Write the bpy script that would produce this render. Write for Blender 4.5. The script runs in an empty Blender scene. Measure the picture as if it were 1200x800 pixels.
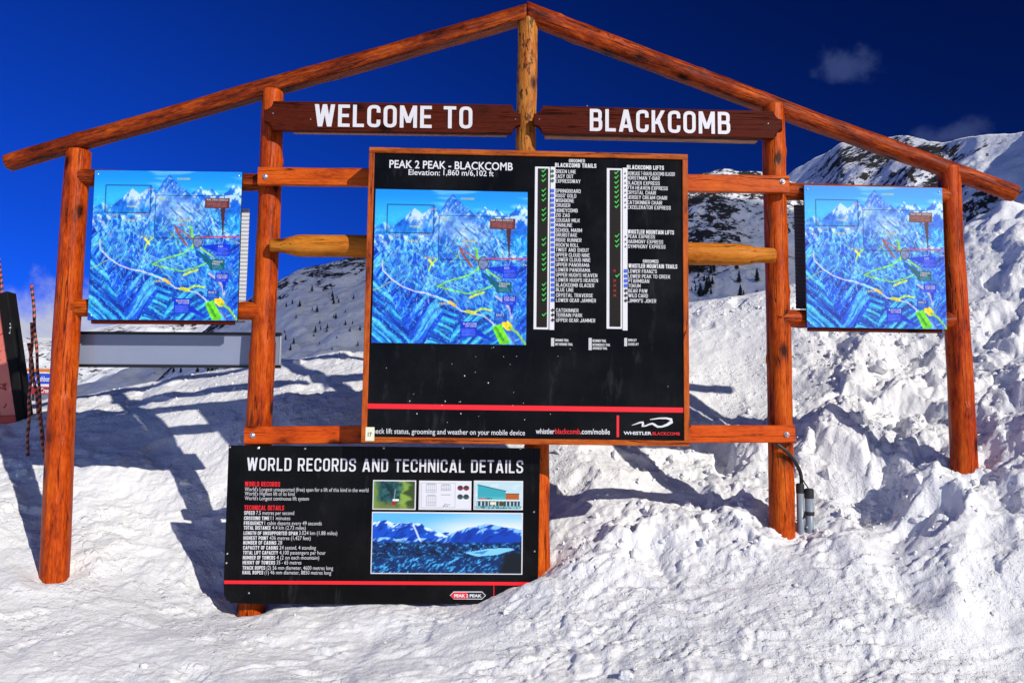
import bpy, math, random
import numpy as np
from mathutils import Vector, Matrix

random.seed(7)
rng = np.random.default_rng(11)
S = bpy.context.scene
COL = S.collection
R = math.radians

# ------------------------------------------------------------------ camera
EYE = Vector((0.0, -6.5, 1.6))
FPX = 1000.0                       # focal length for a frame 1200 units wide
YAW, TILT, ROLL = R(1.9), R(5.37), 0.0113
_f = Vector((math.sin(YAW) * math.cos(TILT), math.cos(YAW) * math.cos(TILT), math.sin(TILT)))
_r = _f.cross(Vector((0, 0, 1))).normalized()
_u = _r.cross(_f).normalized()
CR = (_r * math.cos(ROLL) + _u * math.sin(ROLL)).normalized()
CU = (_u * math.cos(ROLL) - _r * math.sin(ROLL)).normalized()
cam_d = bpy.data.cameras.new('camera')
cam = bpy.data.objects.new('camera', cam_d)
COL.objects.link(cam)
cam_d.sensor_width = 36.0
cam_d.lens = 36.0 * FPX / 1200.0
cam_d.clip_start = 0.05
cam_d.clip_end = 9000
cam.matrix_world = Matrix(((CR.x, CU.x, -_f.x, EYE.x), (CR.y, CU.y, -_f.y, EYE.y), (CR.z, CU.z, -_f.z, EYE.z), (0, 0, 0, 1)))
S.camera = cam

# ------------------------------------------------------------------ light
SUN_AZ, SUN_EL = R(37), R(28.5)      # to the right of straight behind the camera
to_sun = Vector((math.sin(SUN_AZ) * math.cos(SUN_EL), -math.cos(SUN_AZ) * math.cos(SUN_EL), math.sin(SUN_EL)))
sl = bpy.data.lights.new('sun', 'SUN')
sl.energy = 4.4
sl.angle = R(0.53)
sl.color = (1.0, 0.945, 0.85)
so = bpy.data.objects.new('sun', sl)
COL.objects.link(so)
so.rotation_euler = to_sun.to_track_quat('Z', 'Y').to_euler()
so.location = (8, -14, 12)

W = bpy.data.worlds.new('World')
S.world = W
W.use_nodes = True
wt = W.node_tree
wt.nodes.clear()
def wn(t, **k):
    n = wt.nodes.new(t)
    for a, b in k.items(): setattr(n, a, b)
    return n
sky = wn('ShaderNodeTexSky', sky_type='NISHITA', sun_disc=False)
sky.sun_elevation = SUN_EL
sky.sun_rotation = math.atan2(to_sun.x, to_sun.y)
sky.altitude = 2200
sky.air_density = 0.9
sky.dust_density = 0.05
sky.ozone_density = 3.0
bg = wn('ShaderNodeBackground')
bg.inputs[1].default_value = 0.075
wo = wn('ShaderNodeOutputWorld')
tint = wn('ShaderNodeMix', data_type='RGBA', blend_type='MULTIPLY')
tint.inputs[0].default_value = 1.0
wt.links.new(sky.outputs[0], tint.inputs[6])
geo = wn('ShaderNodeTexCoord')
last = tint.outputs[2]
# polarising: the sky far from the anti-solar side is darker
def dotn(vec):
    d = wn('ShaderNodeVectorMath', operation='DOT_PRODUCT')
    wt.links.new(geo.outputs['Generated'], d.inputs[0])
    d.inputs[1].default_value = vec
    return d.outputs['Value']
# the deep, polarised blue lies away from the sun; behind the photographer the sky is plain
back = wn('ShaderNodeMapRange', interpolation_type='SMOOTHSTEP')
wt.links.new(dotn(Vector((0.25, -0.97, 0.0)).normalized()), back.inputs[0])
for i, v in enumerate((-0.25, 0.35, 0.0, 1.0)): back.inputs[i + 1].default_value = v
tm = wn('ShaderNodeMix', data_type='RGBA')
wt.links.new(back.outputs[0], tm.inputs[0])
tm.inputs[6].default_value = (0.025, 0.20, 1.0, 1)
tm.inputs[7].default_value = (1.05, 1.15, 1.62, 1)
wt.links.new(tm.outputs[2], tint.inputs[7])
mr = wn('ShaderNodeMapRange', interpolation_type='SMOOTHSTEP')
wt.links.new(dotn(Vector((0.70, 0.0, 0.72)).normalized()), mr.inputs[0])
for i, v in enumerate((-0.40, 0.74, 1.50, 0.30)): mr.inputs[i + 1].default_value = v
pol = wn('ShaderNodeMix', data_type='RGBA', blend_type='MULTIPLY')
pol.inputs[0].default_value = 1.0
wt.links.new(last, pol.inputs[6])
wt.links.new(mr.outputs[0], pol.inputs[7])
last = pol.outputs[2]
# wisps of cloud, at infinity in the sky itself
def pix_dir(px, py):
    return (_f * FPX + CR * (px - 600) - CU * (py - 400)).normalized()
def wisp(px, py, rx, ry, col, dens, scale, seed):
    global last
    c = pix_dir(px, py)
    ax = c.cross(Vector((0, 0, 1))).normalized()
    ay = ax.cross(c).normalized()
    a = wn('ShaderNodeMath', operation='MULTIPLY'); a.inputs[1].default_value = FPX / rx
    wt.links.new(dotn(ax), a.inputs[0])
    b0 = wn('ShaderNodeMath', operation='MULTIPLY'); b0.inputs[1].default_value = FPX / ry
    wt.links.new(dotn(ay), b0.inputs[0])
    nz = wn('ShaderNodeTexNoise'); nz.inputs['Scale'].default_value = scale; nz.inputs['Detail'].default_value = 7
    nz.inputs['Roughness'].default_value = 0.62
    mp = wn('ShaderNodeMapping'); mp.inputs['Location'].default_value = (seed, seed * 0.7, seed * 1.3)
    wt.links.new(geo.outputs['Generated'], mp.inputs[0]); wt.links.new(mp.outputs[0], nz.inputs['Vector'])
    cv = wn('ShaderNodeCombineXYZ')
    wt.links.new(a.outputs[0], cv.inputs[0]); wt.links.new(b0.outputs[0], cv.inputs[1])
    front = wn('ShaderNodeMath', operation='SUBTRACT'); front.inputs[0].default_value = 1.0
    wt.links.new(dotn(c), front.inputs[1])
    k = wn('ShaderNodeMath', operation='MULTIPLY'); k.inputs[1].default_value = 1.0
    wt.links.new(front.outputs[0], k.inputs[0]); wt.links.new(k.outputs[0], cv.inputs[2])
    ln = wn('ShaderNodeVectorMath', operation='LENGTH'); wt.links.new(cv.outputs[0], ln.inputs[0])
    nn = wn('ShaderNodeMath', operation='MULTIPLY_ADD'); nn.inputs[1].default_value = 2.4; nn.inputs[2].default_value = -1.2
    wt.links.new(nz.outputs['Fac'], nn.inputs[0])
    ss = wn('ShaderNodeMath', operation='SUBTRACT'); wt.links.new(ln.outputs['Value'], ss.inputs[0]); wt.links.new(nn.outputs[0], ss.inputs[1])
    m = wn('ShaderNodeMapRange', interpolation_type='SMOOTHSTEP'); wt.links.new(ss.outputs[0], m.inputs[0])
    for i, v in enumerate((0.15, 1.25, dens, 0.0)): m.inputs[i + 1].default_value = v
    mx = wn('ShaderNodeMix', data_type='RGBA'); wt.links.new(m.outputs[0], mx.inputs[0])
    wt.links.new(last, mx.inputs[6]); mx.inputs[7].default_value = (*col, 1)
    last = mx.outputs[2]
wisp(992, 77, 30, 18, (2.2, 3.2, 6.4), 0.19, 36, 3.1)
wisp(1118, 158, 40, 13, (2.2, 3.0, 5.6), 0.20, 26, 8.2)
wisp(20, 436, 165, 92, (7.6, 7.8, 8.6), 1.0, 17, 5.0)
wt.links.new(last, bg.inputs[0])
wt.links.new(bg.outputs[0], wo.inputs[0])

S.view_settings.view_transform = 'Standard'
S.view_settings.look = 'None'
S.view_settings.exposure = 0.0
S.view_settings.gamma = 1.0
S.view_settings.use_curve_mapping = False

# ------------------------------------------------------------------ helpers
def ray(px, py):
    return (_f * FPX + CR * (px - 600) - CU * (py - 400)).normalized()
def P(px, py, Y):
    d = ray(px, py)
    return EYE + d * ((Y - EYE.y) / d.y)

def lin(c):
    c = np.asarray(c, float) / 255.0
    return np.where(c <= 0.04045, c / 12.92, ((c + 0.055) / 1.055) ** 2.4)

def hash2(ix, iy, seed):
    h = (ix.astype(np.int64) * 374761393 + iy.astype(np.int64) * 668265263 + seed * 1274126177) & 0xFFFFFFFF
    h = ((h ^ (h >> 13)) * 1103515245) & 0xFFFFFFFF
    h = (h ^ (h >> 16)) & 0xFFFFFFFF
    h = (h * 2654435761) & 0xFFFFFFFF
    h = h ^ (h >> 15)
    return (h & 0xFFFFFF) / float(0xFFFFFF)
def vnoise(x, y, seed):
    x = np.asarray(x, float); y = np.asarray(y, float)
    ix = np.floor(x); iy = np.floor(y)
    fx = x - ix; fy = y - iy
    fx = fx * fx * fx * (fx * (fx * 6 - 15) + 10); fy = fy * fy * fy * (fy * (fy * 6 - 15) + 10)
    a = hash2(ix, iy, seed); b = hash2(ix + 1, iy, seed); c = hash2(ix, iy + 1, seed); d = hash2(ix + 1, iy + 1, seed)
    return (a + (b - a) * fx) * (1 - fy) + (c + (d - c) * fx) * fy
def fbm(x, y, seed, octv=4, gain=0.5):
    s = 0; a = 1.0; t = 0
    for o in range(octv):
        c, si = math.cos(0.6 * o), math.sin(0.6 * o)
        k = 2.03 ** o
        s = s + a * (vnoise((x * c - y * si) * k + 17.3 * o, (x * si + y * c) * k - 9.1 * o, seed + o) * 2 - 1)
        t += a; a *= gain
    return s / t
def lumps(x, y, cell, seed, soft=0.6, keep=0.6):
    """rounded blocks dropped at random: the highest block over each point, 0 to 1"""
    gx = x / cell; gy = y / cell
    ix = np.floor(gx); iy = np.floor(gy)
    best = np.zeros_like(gx)
    for dx in (-1, 0, 1):
        for dy in (-1, 0, 1):
            cx = ix + dx; cy = iy + dy
            px = cx + 0.15 + 0.7 * hash2(cx, cy, seed); py = cy + 0.15 + 0.7 * hash2(cx, cy, seed + 1)
            rr = 0.30 + 0.55 * hash2(cx, cy, seed + 2)
            hh = 0.35 + 0.65 * hash2(cx, cy, seed + 3)
            on = hash2(cx, cy, seed + 4) < keep
            th = hash2(cx, cy, seed + 5) * 3.14159
            ex = 0.75 + 0.5 * hash2(cx, cy, seed + 6)
            ux = (gx - px) * np.cos(th) + (gy - py) * np.sin(th); uy = -(gx - px) * np.sin(th) + (gy - py) * np.cos(th)
            d = (np.abs(ux * ex) ** 2.6 + np.abs(uy / ex) ** 2.6) ** (1 / 2.6) / rr
            # each block has a tilted top
            tilt = 1 + 0.5 * (hash2(cx, cy, seed + 7) - 0.5) * ux / rr + 0.5 * (hash2(cx, cy, seed + 8) - 0.5) * uy / rr
            v = np.clip((1 - d) / soft, 0, 1)
            v = v * (2 - v) * hh * tilt * rr * on
            best = np.maximum(best, v)
    return best
def sstep(a, b, x):
    t = np.clip((x - a) / (b - a), 0, 1)
    return t * t * (3 - 2 * t)

# ---- objects
def link(name, me, parent=None, mats=()):
    o = bpy.data.objects.new(name, me)
    COL.objects.link(o)
    if parent: o.parent = parent
    for m in mats: me.materials.append(m)
    return o
def tag(o, label=None, cat=None, group=None, kind=None):
    if label: o['label'] = label
    if cat: o['category'] = cat
    if group: o['group'] = group
    if kind: o['kind'] = kind
    return o
def thing(name, label, cat, loc=(0, 0, 0), group=None):
    o = bpy.data.objects.new(name, None)
    COL.objects.link(o)
    o.location = loc
    o.empty_display_size = 0.2
    return tag(o, label, cat, group)
class MB:
    def __init__(s): s.v = []; s.f = []; s.m = []
    def add(s, v, f, mi=0):
        n = len(s.v); s.v += [tuple(p) for p in v]; s.f += [tuple(i + n for i in q) for q in f]; s.m += [mi] * len(f)
        return s
    def box(s, x0, x1, y0, y1, z0, z1, mi=0):
        v = [(x0, y0, z0), (x1, y0, z0), (x1, y1, z0), (x0, y1, z0), (x0, y0, z1), (x1, y0, z1), (x1, y1, z1), (x0, y1, z1)]
        return s.add(v, [(0, 3, 2, 1), (4, 5, 6, 7), (0, 1, 5, 4), (1, 2, 6, 5), (2, 3, 7, 6), (3, 0, 4, 7)], mi)
    def prism(s, poly, y0, y1, mi=0):
        """poly: (x,z) counter-clockwise seen from -y; y0 front"""
        n = len(poly)
        v = [(x, y0, z) for x, z in poly] + [(x, y1, z) for x, z in poly]
        f = [tuple(range(n)), tuple(range(2 * n - 1, n - 1, -1))]
        for i in range(n):
            j = (i + 1) % n
            f.append((i, i + n, j + n, j))
        return s.add(v, f, mi)
    def tube(s, pts, r, seg=10, mi=0, caps=True):
        pts = [Vector(p) for p in pts]; rs = r if isinstance(r, (list, tuple)) else [r] * len(pts)
        v = []; f = []
        up = None
        for i, p in enumerate(pts):
            d = (pts[min(i + 1, len(pts) - 1)] - pts[max(i - 1, 0)]).normalized()
            if up is None:
                up = d.orthogonal().normalized()
            up = (up - d * up.dot(d)).normalized(); w = d.cross(up)
            for k in range(seg):
                a = 2 * math.pi * k / seg
                v.append(p + (up * math.cos(a) + w * math.sin(a)) * rs[i])
        for i in range(len(pts) - 1):
            for k in range(seg):
                k2 = (k + 1) % seg
                f.append((i * seg + k, i * seg + k2, (i + 1) * seg + k2, (i + 1) * seg + k))
        if caps:
            f.append(tuple(range(seg - 1, -1, -1))); f.append(tuple(range((len(pts) - 1) * seg, len(pts) * seg)))
        return s.add(v, f, mi)
    def build(s, name, mats, parent=None, smooth=False, bevel=0):
        me = bpy.data.meshes.new(name)
        me.from_pydata(s.v, [], s.f)
        me.update()
        mats = mats if isinstance(mats, (list, tuple)) else [mats]
        o = link(name, me, parent, mats)
        if len(mats) > 1: me.polygons.foreach_set('material_index', s.m)
        if smooth: me.polygons.foreach_set('use_smooth', [True] * len(me.polygons))
        if bevel:
            b = o.modifiers.new('bevel', 'BEVEL'); b.width = bevel; b.segments = 2; b.limit_method = 'ANGLE'
        return o

# ---- materials
def mat(name):
    m = bpy.data.materials.new(name); m.use_nodes = True
    nt = m.node_tree; b = nt.nodes['Principled BSDF']
    return m, nt, b
def nd(nt, t, ins=None, **k):
    n = nt.nodes.new(t)
    for a, b in k.items(): setattr(n, a, b)
    for a, b in (ins or {}).items():
        if hasattr(b, 'is_linked'): nt.links.new(b, n.inputs[a])
        else: n.inputs[a].default_value = b
    return n
def math_(nt, op, a, b=0.0, c=0.0, clamp=False):
    n = nt.nodes.new('ShaderNodeMath'); n.operation = op; n.use_clamp = clamp
    for i, x in enumerate((a, b, c)):
        if hasattr(x, 'is_linked'): nt.links.new(x, n.inputs[i])
        else: n.inputs[i].default_value = x
    return n.outputs[0]
def mix(nt, fac, a, b, blend='MIX'):
    n = nt.nodes.new('ShaderNodeMix'); n.data_type = 'RGBA'; n.blend_type = blend
    for i, x in ((0, fac), (6, a), (7, b)):
        if hasattr(x, 'is_linked'): nt.links.new(x, n.inputs[i])
        else: n.inputs[i].default_value = x if not isinstance(x, tuple) else (*x[:3], 1)
    return n.outputs[2]
def ramp(nt, fac, stops):
    n = nt.nodes.new('ShaderNodeValToRGB')
    e = n.color_ramp.elements
    while len(e) < len(stops): e.new(0.5)
    for i, (p, c) in enumerate(stops):
        e[i].position = p; e[i].color = (*c, 1) if len(c) == 3 else c
    nt.links.new(fac, n.inputs[0])
    return n.outputs[0]
def mrange(nt, v, a, b, c=0.0, d=1.0):
    n = nt.nodes.new('ShaderNodeMapRange'); n.interpolation_type = 'SMOOTHSTEP'
    nt.links.new(v, n.inputs[0])
    for i, x in enumerate((a, b, c, d)): n.inputs[i + 1].default_value = x
    return n.outputs[0]
def simple(name, col, rough=0.5, spec=0.5, metal=0.0, vary=0.0, scale=8.0, bump=0.0):
    m, nt, b = mat(name)
    b.inputs['Roughness'].default_value = rough
    b.inputs['Specular IOR Level'].default_value = spec
    b.inputs['Metallic'].default_value = metal
    tc = nd(nt, 'ShaderNodeTexCoord')
    nz = nd(nt, 'ShaderNodeTexNoise', {'Vector': tc.outputs['Object'], 'Scale': scale, 'Detail': 5.0})
    lo = tuple(c * (1 - vary) for c in col); hi = tuple(min(1, c * (1 + vary)) for c in col)
    nt.links.new(mix(nt, nz.outputs['Fac'], lo, hi), b.inputs['Base Color'])
    if bump:
        bp = nd(nt, 'ShaderNodeBump', {'Height': nz.outputs['Fac'], 'Strength': bump, 'Distance': 0.004})
        nt.links.new(bp.outputs[0], b.inputs['Normal'])
    return m

def wood(name, dark, mid, light, axis='Z', knots=True, rough=0.42, contrast=1.0, peel=0.0):
    m, nt, b = mat(name)
    tc = nd(nt, 'ShaderNodeTexCoord'); oi = nd(nt, 'ShaderNodeObjectInfo')
    off = nd(nt, 'ShaderNodeVectorMath', {0: tc.outputs['Object'], 1: (0, 0, 0)}, operation='ADD')
    rv = nd(nt, 'ShaderNodeCombineXYZ', {0: math_(nt, 'MULTIPLY', oi.outputs['Random'], 37.0), 1: math_(nt, 'MULTIPLY', oi.outputs['Random'], 91.0), 2: math_(nt, 'MULTIPLY', oi.outputs['Random'], 13.0)})
    nt.links.new(rv.outputs[0], off.inputs[1])
    def mp(sc_across, sc_along):
        s = {'X': (sc_along, sc_across, sc_across), 'Y': (sc_across, sc_along, sc_across), 'Z': (sc_across, sc_across, sc_along)}[axis]
        return nd(nt, 'ShaderNodeMapping', {'Vector': off.outputs[0], 'Scale': s}).outputs[0]
    grain = nd(nt, 'ShaderNodeTexNoise', {'Vector': mp(42, 3.4), 'Scale': 1.0, 'Detail': 6.0, 'Roughness': 0.6, 'Distortion': 0.6}).outputs['Fac']
    mott = nd(nt, 'ShaderNodeTexNoise', {'Vector': mp(8, 2.6), 'Scale': 1.0, 'Detail': 5.0, 'Roughness': 0.65}).outputs['Fac']
    fine = nd(nt, 'ShaderNodeTexNoise', {'Vector': mp(110, 22), 'Scale': 1.0, 'Detail': 4.0}).outputs['Fac']
    crack = nd(nt, 'ShaderNodeTexNoise', {'Vector': mp(17, 0.55), 'Scale': 1.0, 'Detail': 3.0, 'Distortion': 0.35}).outputs['Fac']
    v = math_(nt, 'MULTIPLY_ADD', grain, 0.72 * contrast, math_(nt, 'MULTIPLY_ADD', mott, 1.15 * contrast, 0.5 - 0.935 * contrast))
    v = math_(nt, 'MULTIPLY_ADD', math_(nt, 'SUBTRACT', fine, 0.5), 0.55, v)
    c = ramp(nt, v, [(0.20, dark), (0.48, mid), (0.80, light)])
    cl = math_(nt, 'ABSOLUTE', math_(nt, 'SUBTRACT', crack, 0.5))
    cm = math_(nt, 'MULTIPLY', mrange(nt, cl, 0.0, 0.014, 1.0, 0.0), mrange(nt, mott, 0.40, 0.52))
    c = mix(nt, math_(nt, 'MULTIPLY', cm, 0.9), c, tuple(x * 0.16 for x in dark))
    hgt = math_(nt, 'SUBTRACT', math_(nt, 'MULTIPLY', grain, 0.5), math_(nt, 'MULTIPLY', cm, 1.0))
    if peel:
        pz = nd(nt, 'ShaderNodeTexNoise', {'Vector': mp(19, 7), 'Scale': 1.0, 'Detail': 4.0, 'Roughness': 0.7}).outputs['Fac']
        pm = mrange(nt, pz, 0.62 - 0.12 * peel, 0.66 - 0.12 * peel)
        c = mix(nt, math_(nt, 'MULTIPLY', pm, 0.85), c, tuple(x * 0.22 for x in dark))
    if knots:
        vo = nd(nt, 'ShaderNodeTexVoronoi', {'Vector': mp(6.0, 3.3), 'Scale': 1.0, 'Randomness': 1.0})
        kd = math_(nt, 'MULTIPLY_ADD', math_(nt, 'SUBTRACT', fine, 0.5), 0.12, vo.outputs['Distance'])
        km = mrange(nt, kd, 0.08, 0.23, 1.0, 0.0)
        pick = math_(nt, 'GREATER_THAN', nd(nt, 'ShaderNodeSeparateColor', {0: vo.outputs['Color']}).outputs[0], 0.28)
        km = math_(nt, 'MULTIPLY', km, pick)
        halo = math_(nt, 'MULTIPLY', mrange(nt, kd, 0.10, 0.42, 1.0, 0.0), pick)
        c = mix(nt, math_(nt, 'MULTIPLY', halo, 0.5), c, tuple(x * 0.7 for x in dark))
        c = mix(nt, math_(nt, 'MULTIPLY', km, 0.92), c, tuple(x * 0.2 for x in dark))
        hgt = math_(nt, 'MULTIPLY_ADD', km, -0.5, hgt)
    hs = nd(nt, 'ShaderNodeHueSaturation', {'Hue': math_(nt, 'MULTIPLY_ADD', oi.outputs['Random'], 0.006, 0.497), 'Saturation': 1.0, 'Value': math_(nt, 'MULTIPLY_ADD', nd(nt, 'ShaderNodeTexWhiteNoise', {'W': oi.outputs['Random']}, noise_dimensions='1D').outputs['Value'], 0.34, 0.80), 'Color': c})
    nt.links.new(hs.outputs[0], b.inputs['Base Color'])
    nt.links.new(math_(nt, 'MULTIPLY_ADD', mott, 0.35, rough - 0.15), b.inputs['Roughness'])
    b.inputs['Roughness'].default_value = rough
    b.inputs['Specular IOR Level'].default_value = 0.14
    bp = nd(nt, 'ShaderNodeBump', {'Height': hgt, 'Strength': 0.8, 'Distance': 0.007})
    nt.links.new(bp.outputs[0], b.inputs['Normal'])
    return m
def L3(r, g, b): return tuple(float(x) for x in lin((r, g, b)))

WOOD_RED = wood('stained_log_wood', (0.085, 0.009, 0.001), (0.40, 0.046, 0.0016), (0.60, 0.112, 0.006))
WOOD_ROOF = wood('roof_log_wood', (0.028, 0.004, 0.001), (0.20, 0.025, 0.002), (0.50, 0.092, 0.007), rough=0.5, contrast=1.1)
WOOD_HONEY = wood('honey_log_wood', (0.24, 0.050, 0.004), (0.62, 0.195, 0.016), (0.72, 0.29, 0.032), contrast=0.7, rough=0.5)
WOOD_KING = wood('peeled_log_wood', (0.20, 0.035, 0.005), (0.52, 0.17, 0.025), (0.70, 0.36, 0.08), contrast=0.9, peel=0.45, rough=0.5)
PLANK = wood('stained_plank_wood', (0.16, 0.018, 0.002), (0.46, 0.062, 0.003), (0.60, 0.110, 0.006), axis='X', contrast=0.75)
BOARD_WOOD = wood('dark_board_wood', (0.040, 0.005, 0.0015), (0.082, 0.009, 0.003), (0.115, 0.015, 0.005), axis='X', contrast=0.5, rough=0.6)
BOARD_WOOD.node_tree.nodes['Principled BSDF'].inputs['Specular IOR Level'].default_value = 0.08
BATTEN = wood('pale_batten_wood', (0.20, 0.06, 0.02), (0.45, 0.18, 0.07), (0.6, 0.3, 0.14), axis='X', knots=False)
FRAMEW = wood('frame_wood', (0.13, 0.022, 0.004), (0.40, 0.075, 0.008), (0.55, 0.14, 0.018), axis='X', contrast=0.9)
FRAMEWZ = wood('frame_upright_wood', (0.13, 0.022, 0.004), (0.36, 0.068, 0.008), (0.50, 0.12, 0.016), axis='Z', contrast=0.9)
STEEL = simple('galvanised_bolt', (0.55, 0.56, 0.58), 0.35, metal=0.9, vary=0.15, scale=90)
WHITE = simple('white_print', (0.66, 0.66, 0.70), 0.45, vary=0.03)
LETTER = simple('white_letter_paint', (0.62, 0.62, 0.66), 0.5, vary=0.05)
RED = simple('red_print', (0.80, 0.008, 0.016), 0.4, vary=0.06)
REDTXT = simple('red_letter_print', (0.70, 0.010, 0.016), 0.45)
GREEN = simple('green_tick_print', (0.02, 0.55, 0.05), 0.5)
CROSSR = simple('red_cross_print', (0.45, 0.012, 0.016), 0.5)
BLUE = simple('blue_mark_print', (0.02, 0.10, 0.62), 0.5)
DGREEN = simple('dark_green_mark_print', (0.006, 0.10, 0.02), 0.5)
INK = simple('black_mark_print', (0.006, 0.006, 0.007), 0.5)
STRIPGREY = simple('slot_grey', (0.016, 0.015, 0.013), 0.6, 0.08, vary=0.15)
LIGHTGREY = simple('pale_mark_print', (0.5, 0.5, 0.52), 0.5)
CREAM = simple('cream_sticker', (0.72, 0.72, 0.55), 0.5, vary=0.05)
SPECK = simple('dried_snow_speck', (0.6, 0.62, 0.66), 0.7)
def black_panel():
    m, nt, b = mat('black_acrylic')
    tc = nd(nt, 'ShaderNodeTexCoord')
    a = nd(nt, 'ShaderNodeTexNoise', {'Vector': tc.outputs['Object'], 'Scale': 2.2, 'Detail': 6.0, 'Roughness': 0.6}).outputs['Fac']
    s = nd(nt, 'ShaderNodeMapping', {'Vector': tc.outputs['Object'], 'Scale': (70, 70, 5), 'Rotation': (0, 0.5, 0)}).outputs[0]
    sc = nd(nt, 'ShaderNodeTexNoise', {'Vector': s, 'Scale': 1.0, 'Detail': 3.0}).outputs['Fac']
    sm = nd(nt, 'ShaderNodeTexNoise', {'Vector': nd(nt, 'ShaderNodeMapping', {'Vector': tc.outputs['Object'], 'Scale': (9, 9, 2.2), 'Rotation': (0, 0.25, 0)}).outputs[0], 'Scale': 1.0, 'Detail': 7.0, 'Roughness': 0.7}).outputs['Fac']
    cb = mix(nt, mrange(nt, a, 0.35, 0.75), (0.0025, 0.0025, 0.003), (0.008, 0.008, 0.009))
    nt.links.new(mix(nt, math_(nt, 'MULTIPLY', mrange(nt, sm, 0.56, 0.74), 0.6), cb, (0.030, 0.030, 0.034)), b.inputs['Base Color'])
    nt.links.new(math_(nt, 'MULTIPLY_ADD', sc, 0.12, math_(nt, 'MULTIPLY_ADD', a, 0.25, 0.08)), b.inputs['Roughness'])
    b.inputs['Specular IOR Level'].default_value = 0.10
    return m
BLACK = black_panel()
BLACKMETAL = simple('black_edge_strip', (0.008, 0.008, 0.009), 0.4)
BLACKRUB = simple('black_rubber', (0.012, 0.012, 0.013), 0.5)
def art_mat():
    m, nt, b = mat('printed_picture')
    a = nd(nt, 'ShaderNodeAttribute', attribute_name='ink')
    nt.links.new(a.outputs['Color'], b.inputs['Base Color'])
    b.inputs['Roughness'].default_value = 0.38
    b.inputs['Specular IOR Level'].default_value = 0.3
    return m
ART = art_mat()

# ------------------------------------------------------------------ terrain
CTRL = []
def ctl(px, py, Y):
    p = P(px, py, Y); CTRL.append((p.x, p.y, p.z))
def ctz(x, y, z): CTRL.append((x, y, z))
# along the feet of the posts
for a in ((63, 669, 0), (180, 690, 0), (295, 718, 0), (450, 706, 0), (560, 698, 0), (640, 668, 0), (740, 648, 0), (830, 634, 0), (917, 626, 0), (1020, 590, 0), (1130, 554, 0), (1250, 505, 0), (-90, 640, 0)): ctl(*a)
# just in front of the lowest board
for a in ((300, 722, -0.3), (440, 714, -0.3), (575, 710, -0.3), (634, 684, -0.3), (720, 668, -0.3)): ctl(*a)
# foreground
for a in ((0, 720, -0.7), (160, 738, -0.7), (400, 748, -0.7), (640, 728, -0.7), (860, 695, -0.7), (1060, 640, -0.7), (1240, 590, -0.7)): ctl(*a)
for a in ((0, 800, -1.45), (300, 806, -1.45), (600, 800, -1.45), (900, 785, -1.45), (1200, 760, -1.4)): ctl(*a)
for x, y, z in ((-3, -3, -.06), (0, -3, -.08), (3, -3, .25), (-3, -6.5, 0), (0, -6.5, -.05), (3, -6.5, .25), (-6, -3, 0.0), (6, -3, .9), (6, -6.5, .8), (-6, -6.5, 0)): ctz(x, y, z)
# behind the frame
for a in ((-60, 572, 0.9), (20, 560, 1.1), (150, 549, 1.35), (230, 552, 1.35), (340, 560, 1.1), (470, 570, 1.1)): ctl(*a)
for a in ((20, 506, 2.2), (150, 493, 2.2), (300, 471, 2.2), (425, 461, 2.2), (620, 458, 2.2), (800, 475, 2.0), (900, 470, 1.9), (1000, 445, 1.7), (1130, 420, 1.6), (1220, 385, 1.5)): ctl(*a)
for a in ((650, 560, 1.0), (760, 560, 0.9), (880, 560, 0.8), (1010, 515, 0.8), (1130, 490, 0.75), (1230, 450, 0.7)): ctl(*a)
# crest
for a in ((-120, 492, 4.6), (0, 486, 4.6), (88, 474, 4.6), (190, 452, 4.6), (290, 433, 4.6), (425, 415, 4.6), (620, 386, 4.6), (810, 357, 4.4), (905, 343, 4.2), (1020, 312, 4.0), (1135, 270, 3.8), (1200, 240, 3.6), (1320, 190, 3.4)): ctl(*a)
for a in ((-120, 510, 6.2), (88, 496, 6.2), (290, 462, 6.2), (620, 420, 6.2), (905, 375, 6.0), (1200, 290, 5.4)): ctl(*a)
CT = np.array(CTRL)
def _tps(r2): return np.where(r2 > 1e-12, r2 * np.log(np.maximum(r2, 1e-12)), 0.0)
_n = len(CT)
_K = _tps((CT[:, None, 0] - CT[None, :, 0]) ** 2 + (CT[:, None, 1] - CT[None, :, 1]) ** 2) + np.eye(_n) * 0.02
_Pm = np.c_[np.ones(_n), CT[:, :2]]
_A = np.block([[_K, _Pm], [_Pm.T, np.zeros((3, 3))]])
_w = np.linalg.solve(_A, np.r_[CT[:, 2], 0, 0, 0])
def base_h(X, Y):
    X = np.asarray(X, float); Y = np.asarray(Y, float)
    sh = X.shape; X = X.ravel(); Y = Y.ravel()
    xc = np.clip(X, -6.5, 7.0); yc = np.clip(Y, -7.0, 6.3)
    z = _w[_n] + _w[_n + 1] * xc + _w[_n + 2] * yc
    for i in range(_n):
        z = z + _w[i] * _tps((xc - CT[i, 0]) ** 2 + (yc - CT[i, 1]) ** 2)
    z = np.clip(z, -0.6, 7)
    # beyond the modelled knoll: fall away to the valley in front of the mountains, level out elsewhere
    fall = sstep(5.5, 60, Y)
    z = z * (1 - fall) + (-16) * fall
    out = np.maximum(sstep(7, 40, np.abs(X)), sstep(7, 40, -Y)) * (1 - sstep(5, 12, Y))
    z = z * (1 - out) + (0.2 - 0.2) * out
    return z.reshape(sh)
POST_FEET = []
FEET = [(lambda p: (p.x, p.y))(P(*a, 0)) + h for *a, h in ((63, 673, (0.0, 0.3)), (295, 722, (0.0, 0.3)), (632, 690, (0.0, 0.3)), (917, 630, (-0.01, 0.3)), (1130, 558, (-0.145, 0.42)))]
_rs = random.Random(21)
SCRAPES = []
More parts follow.
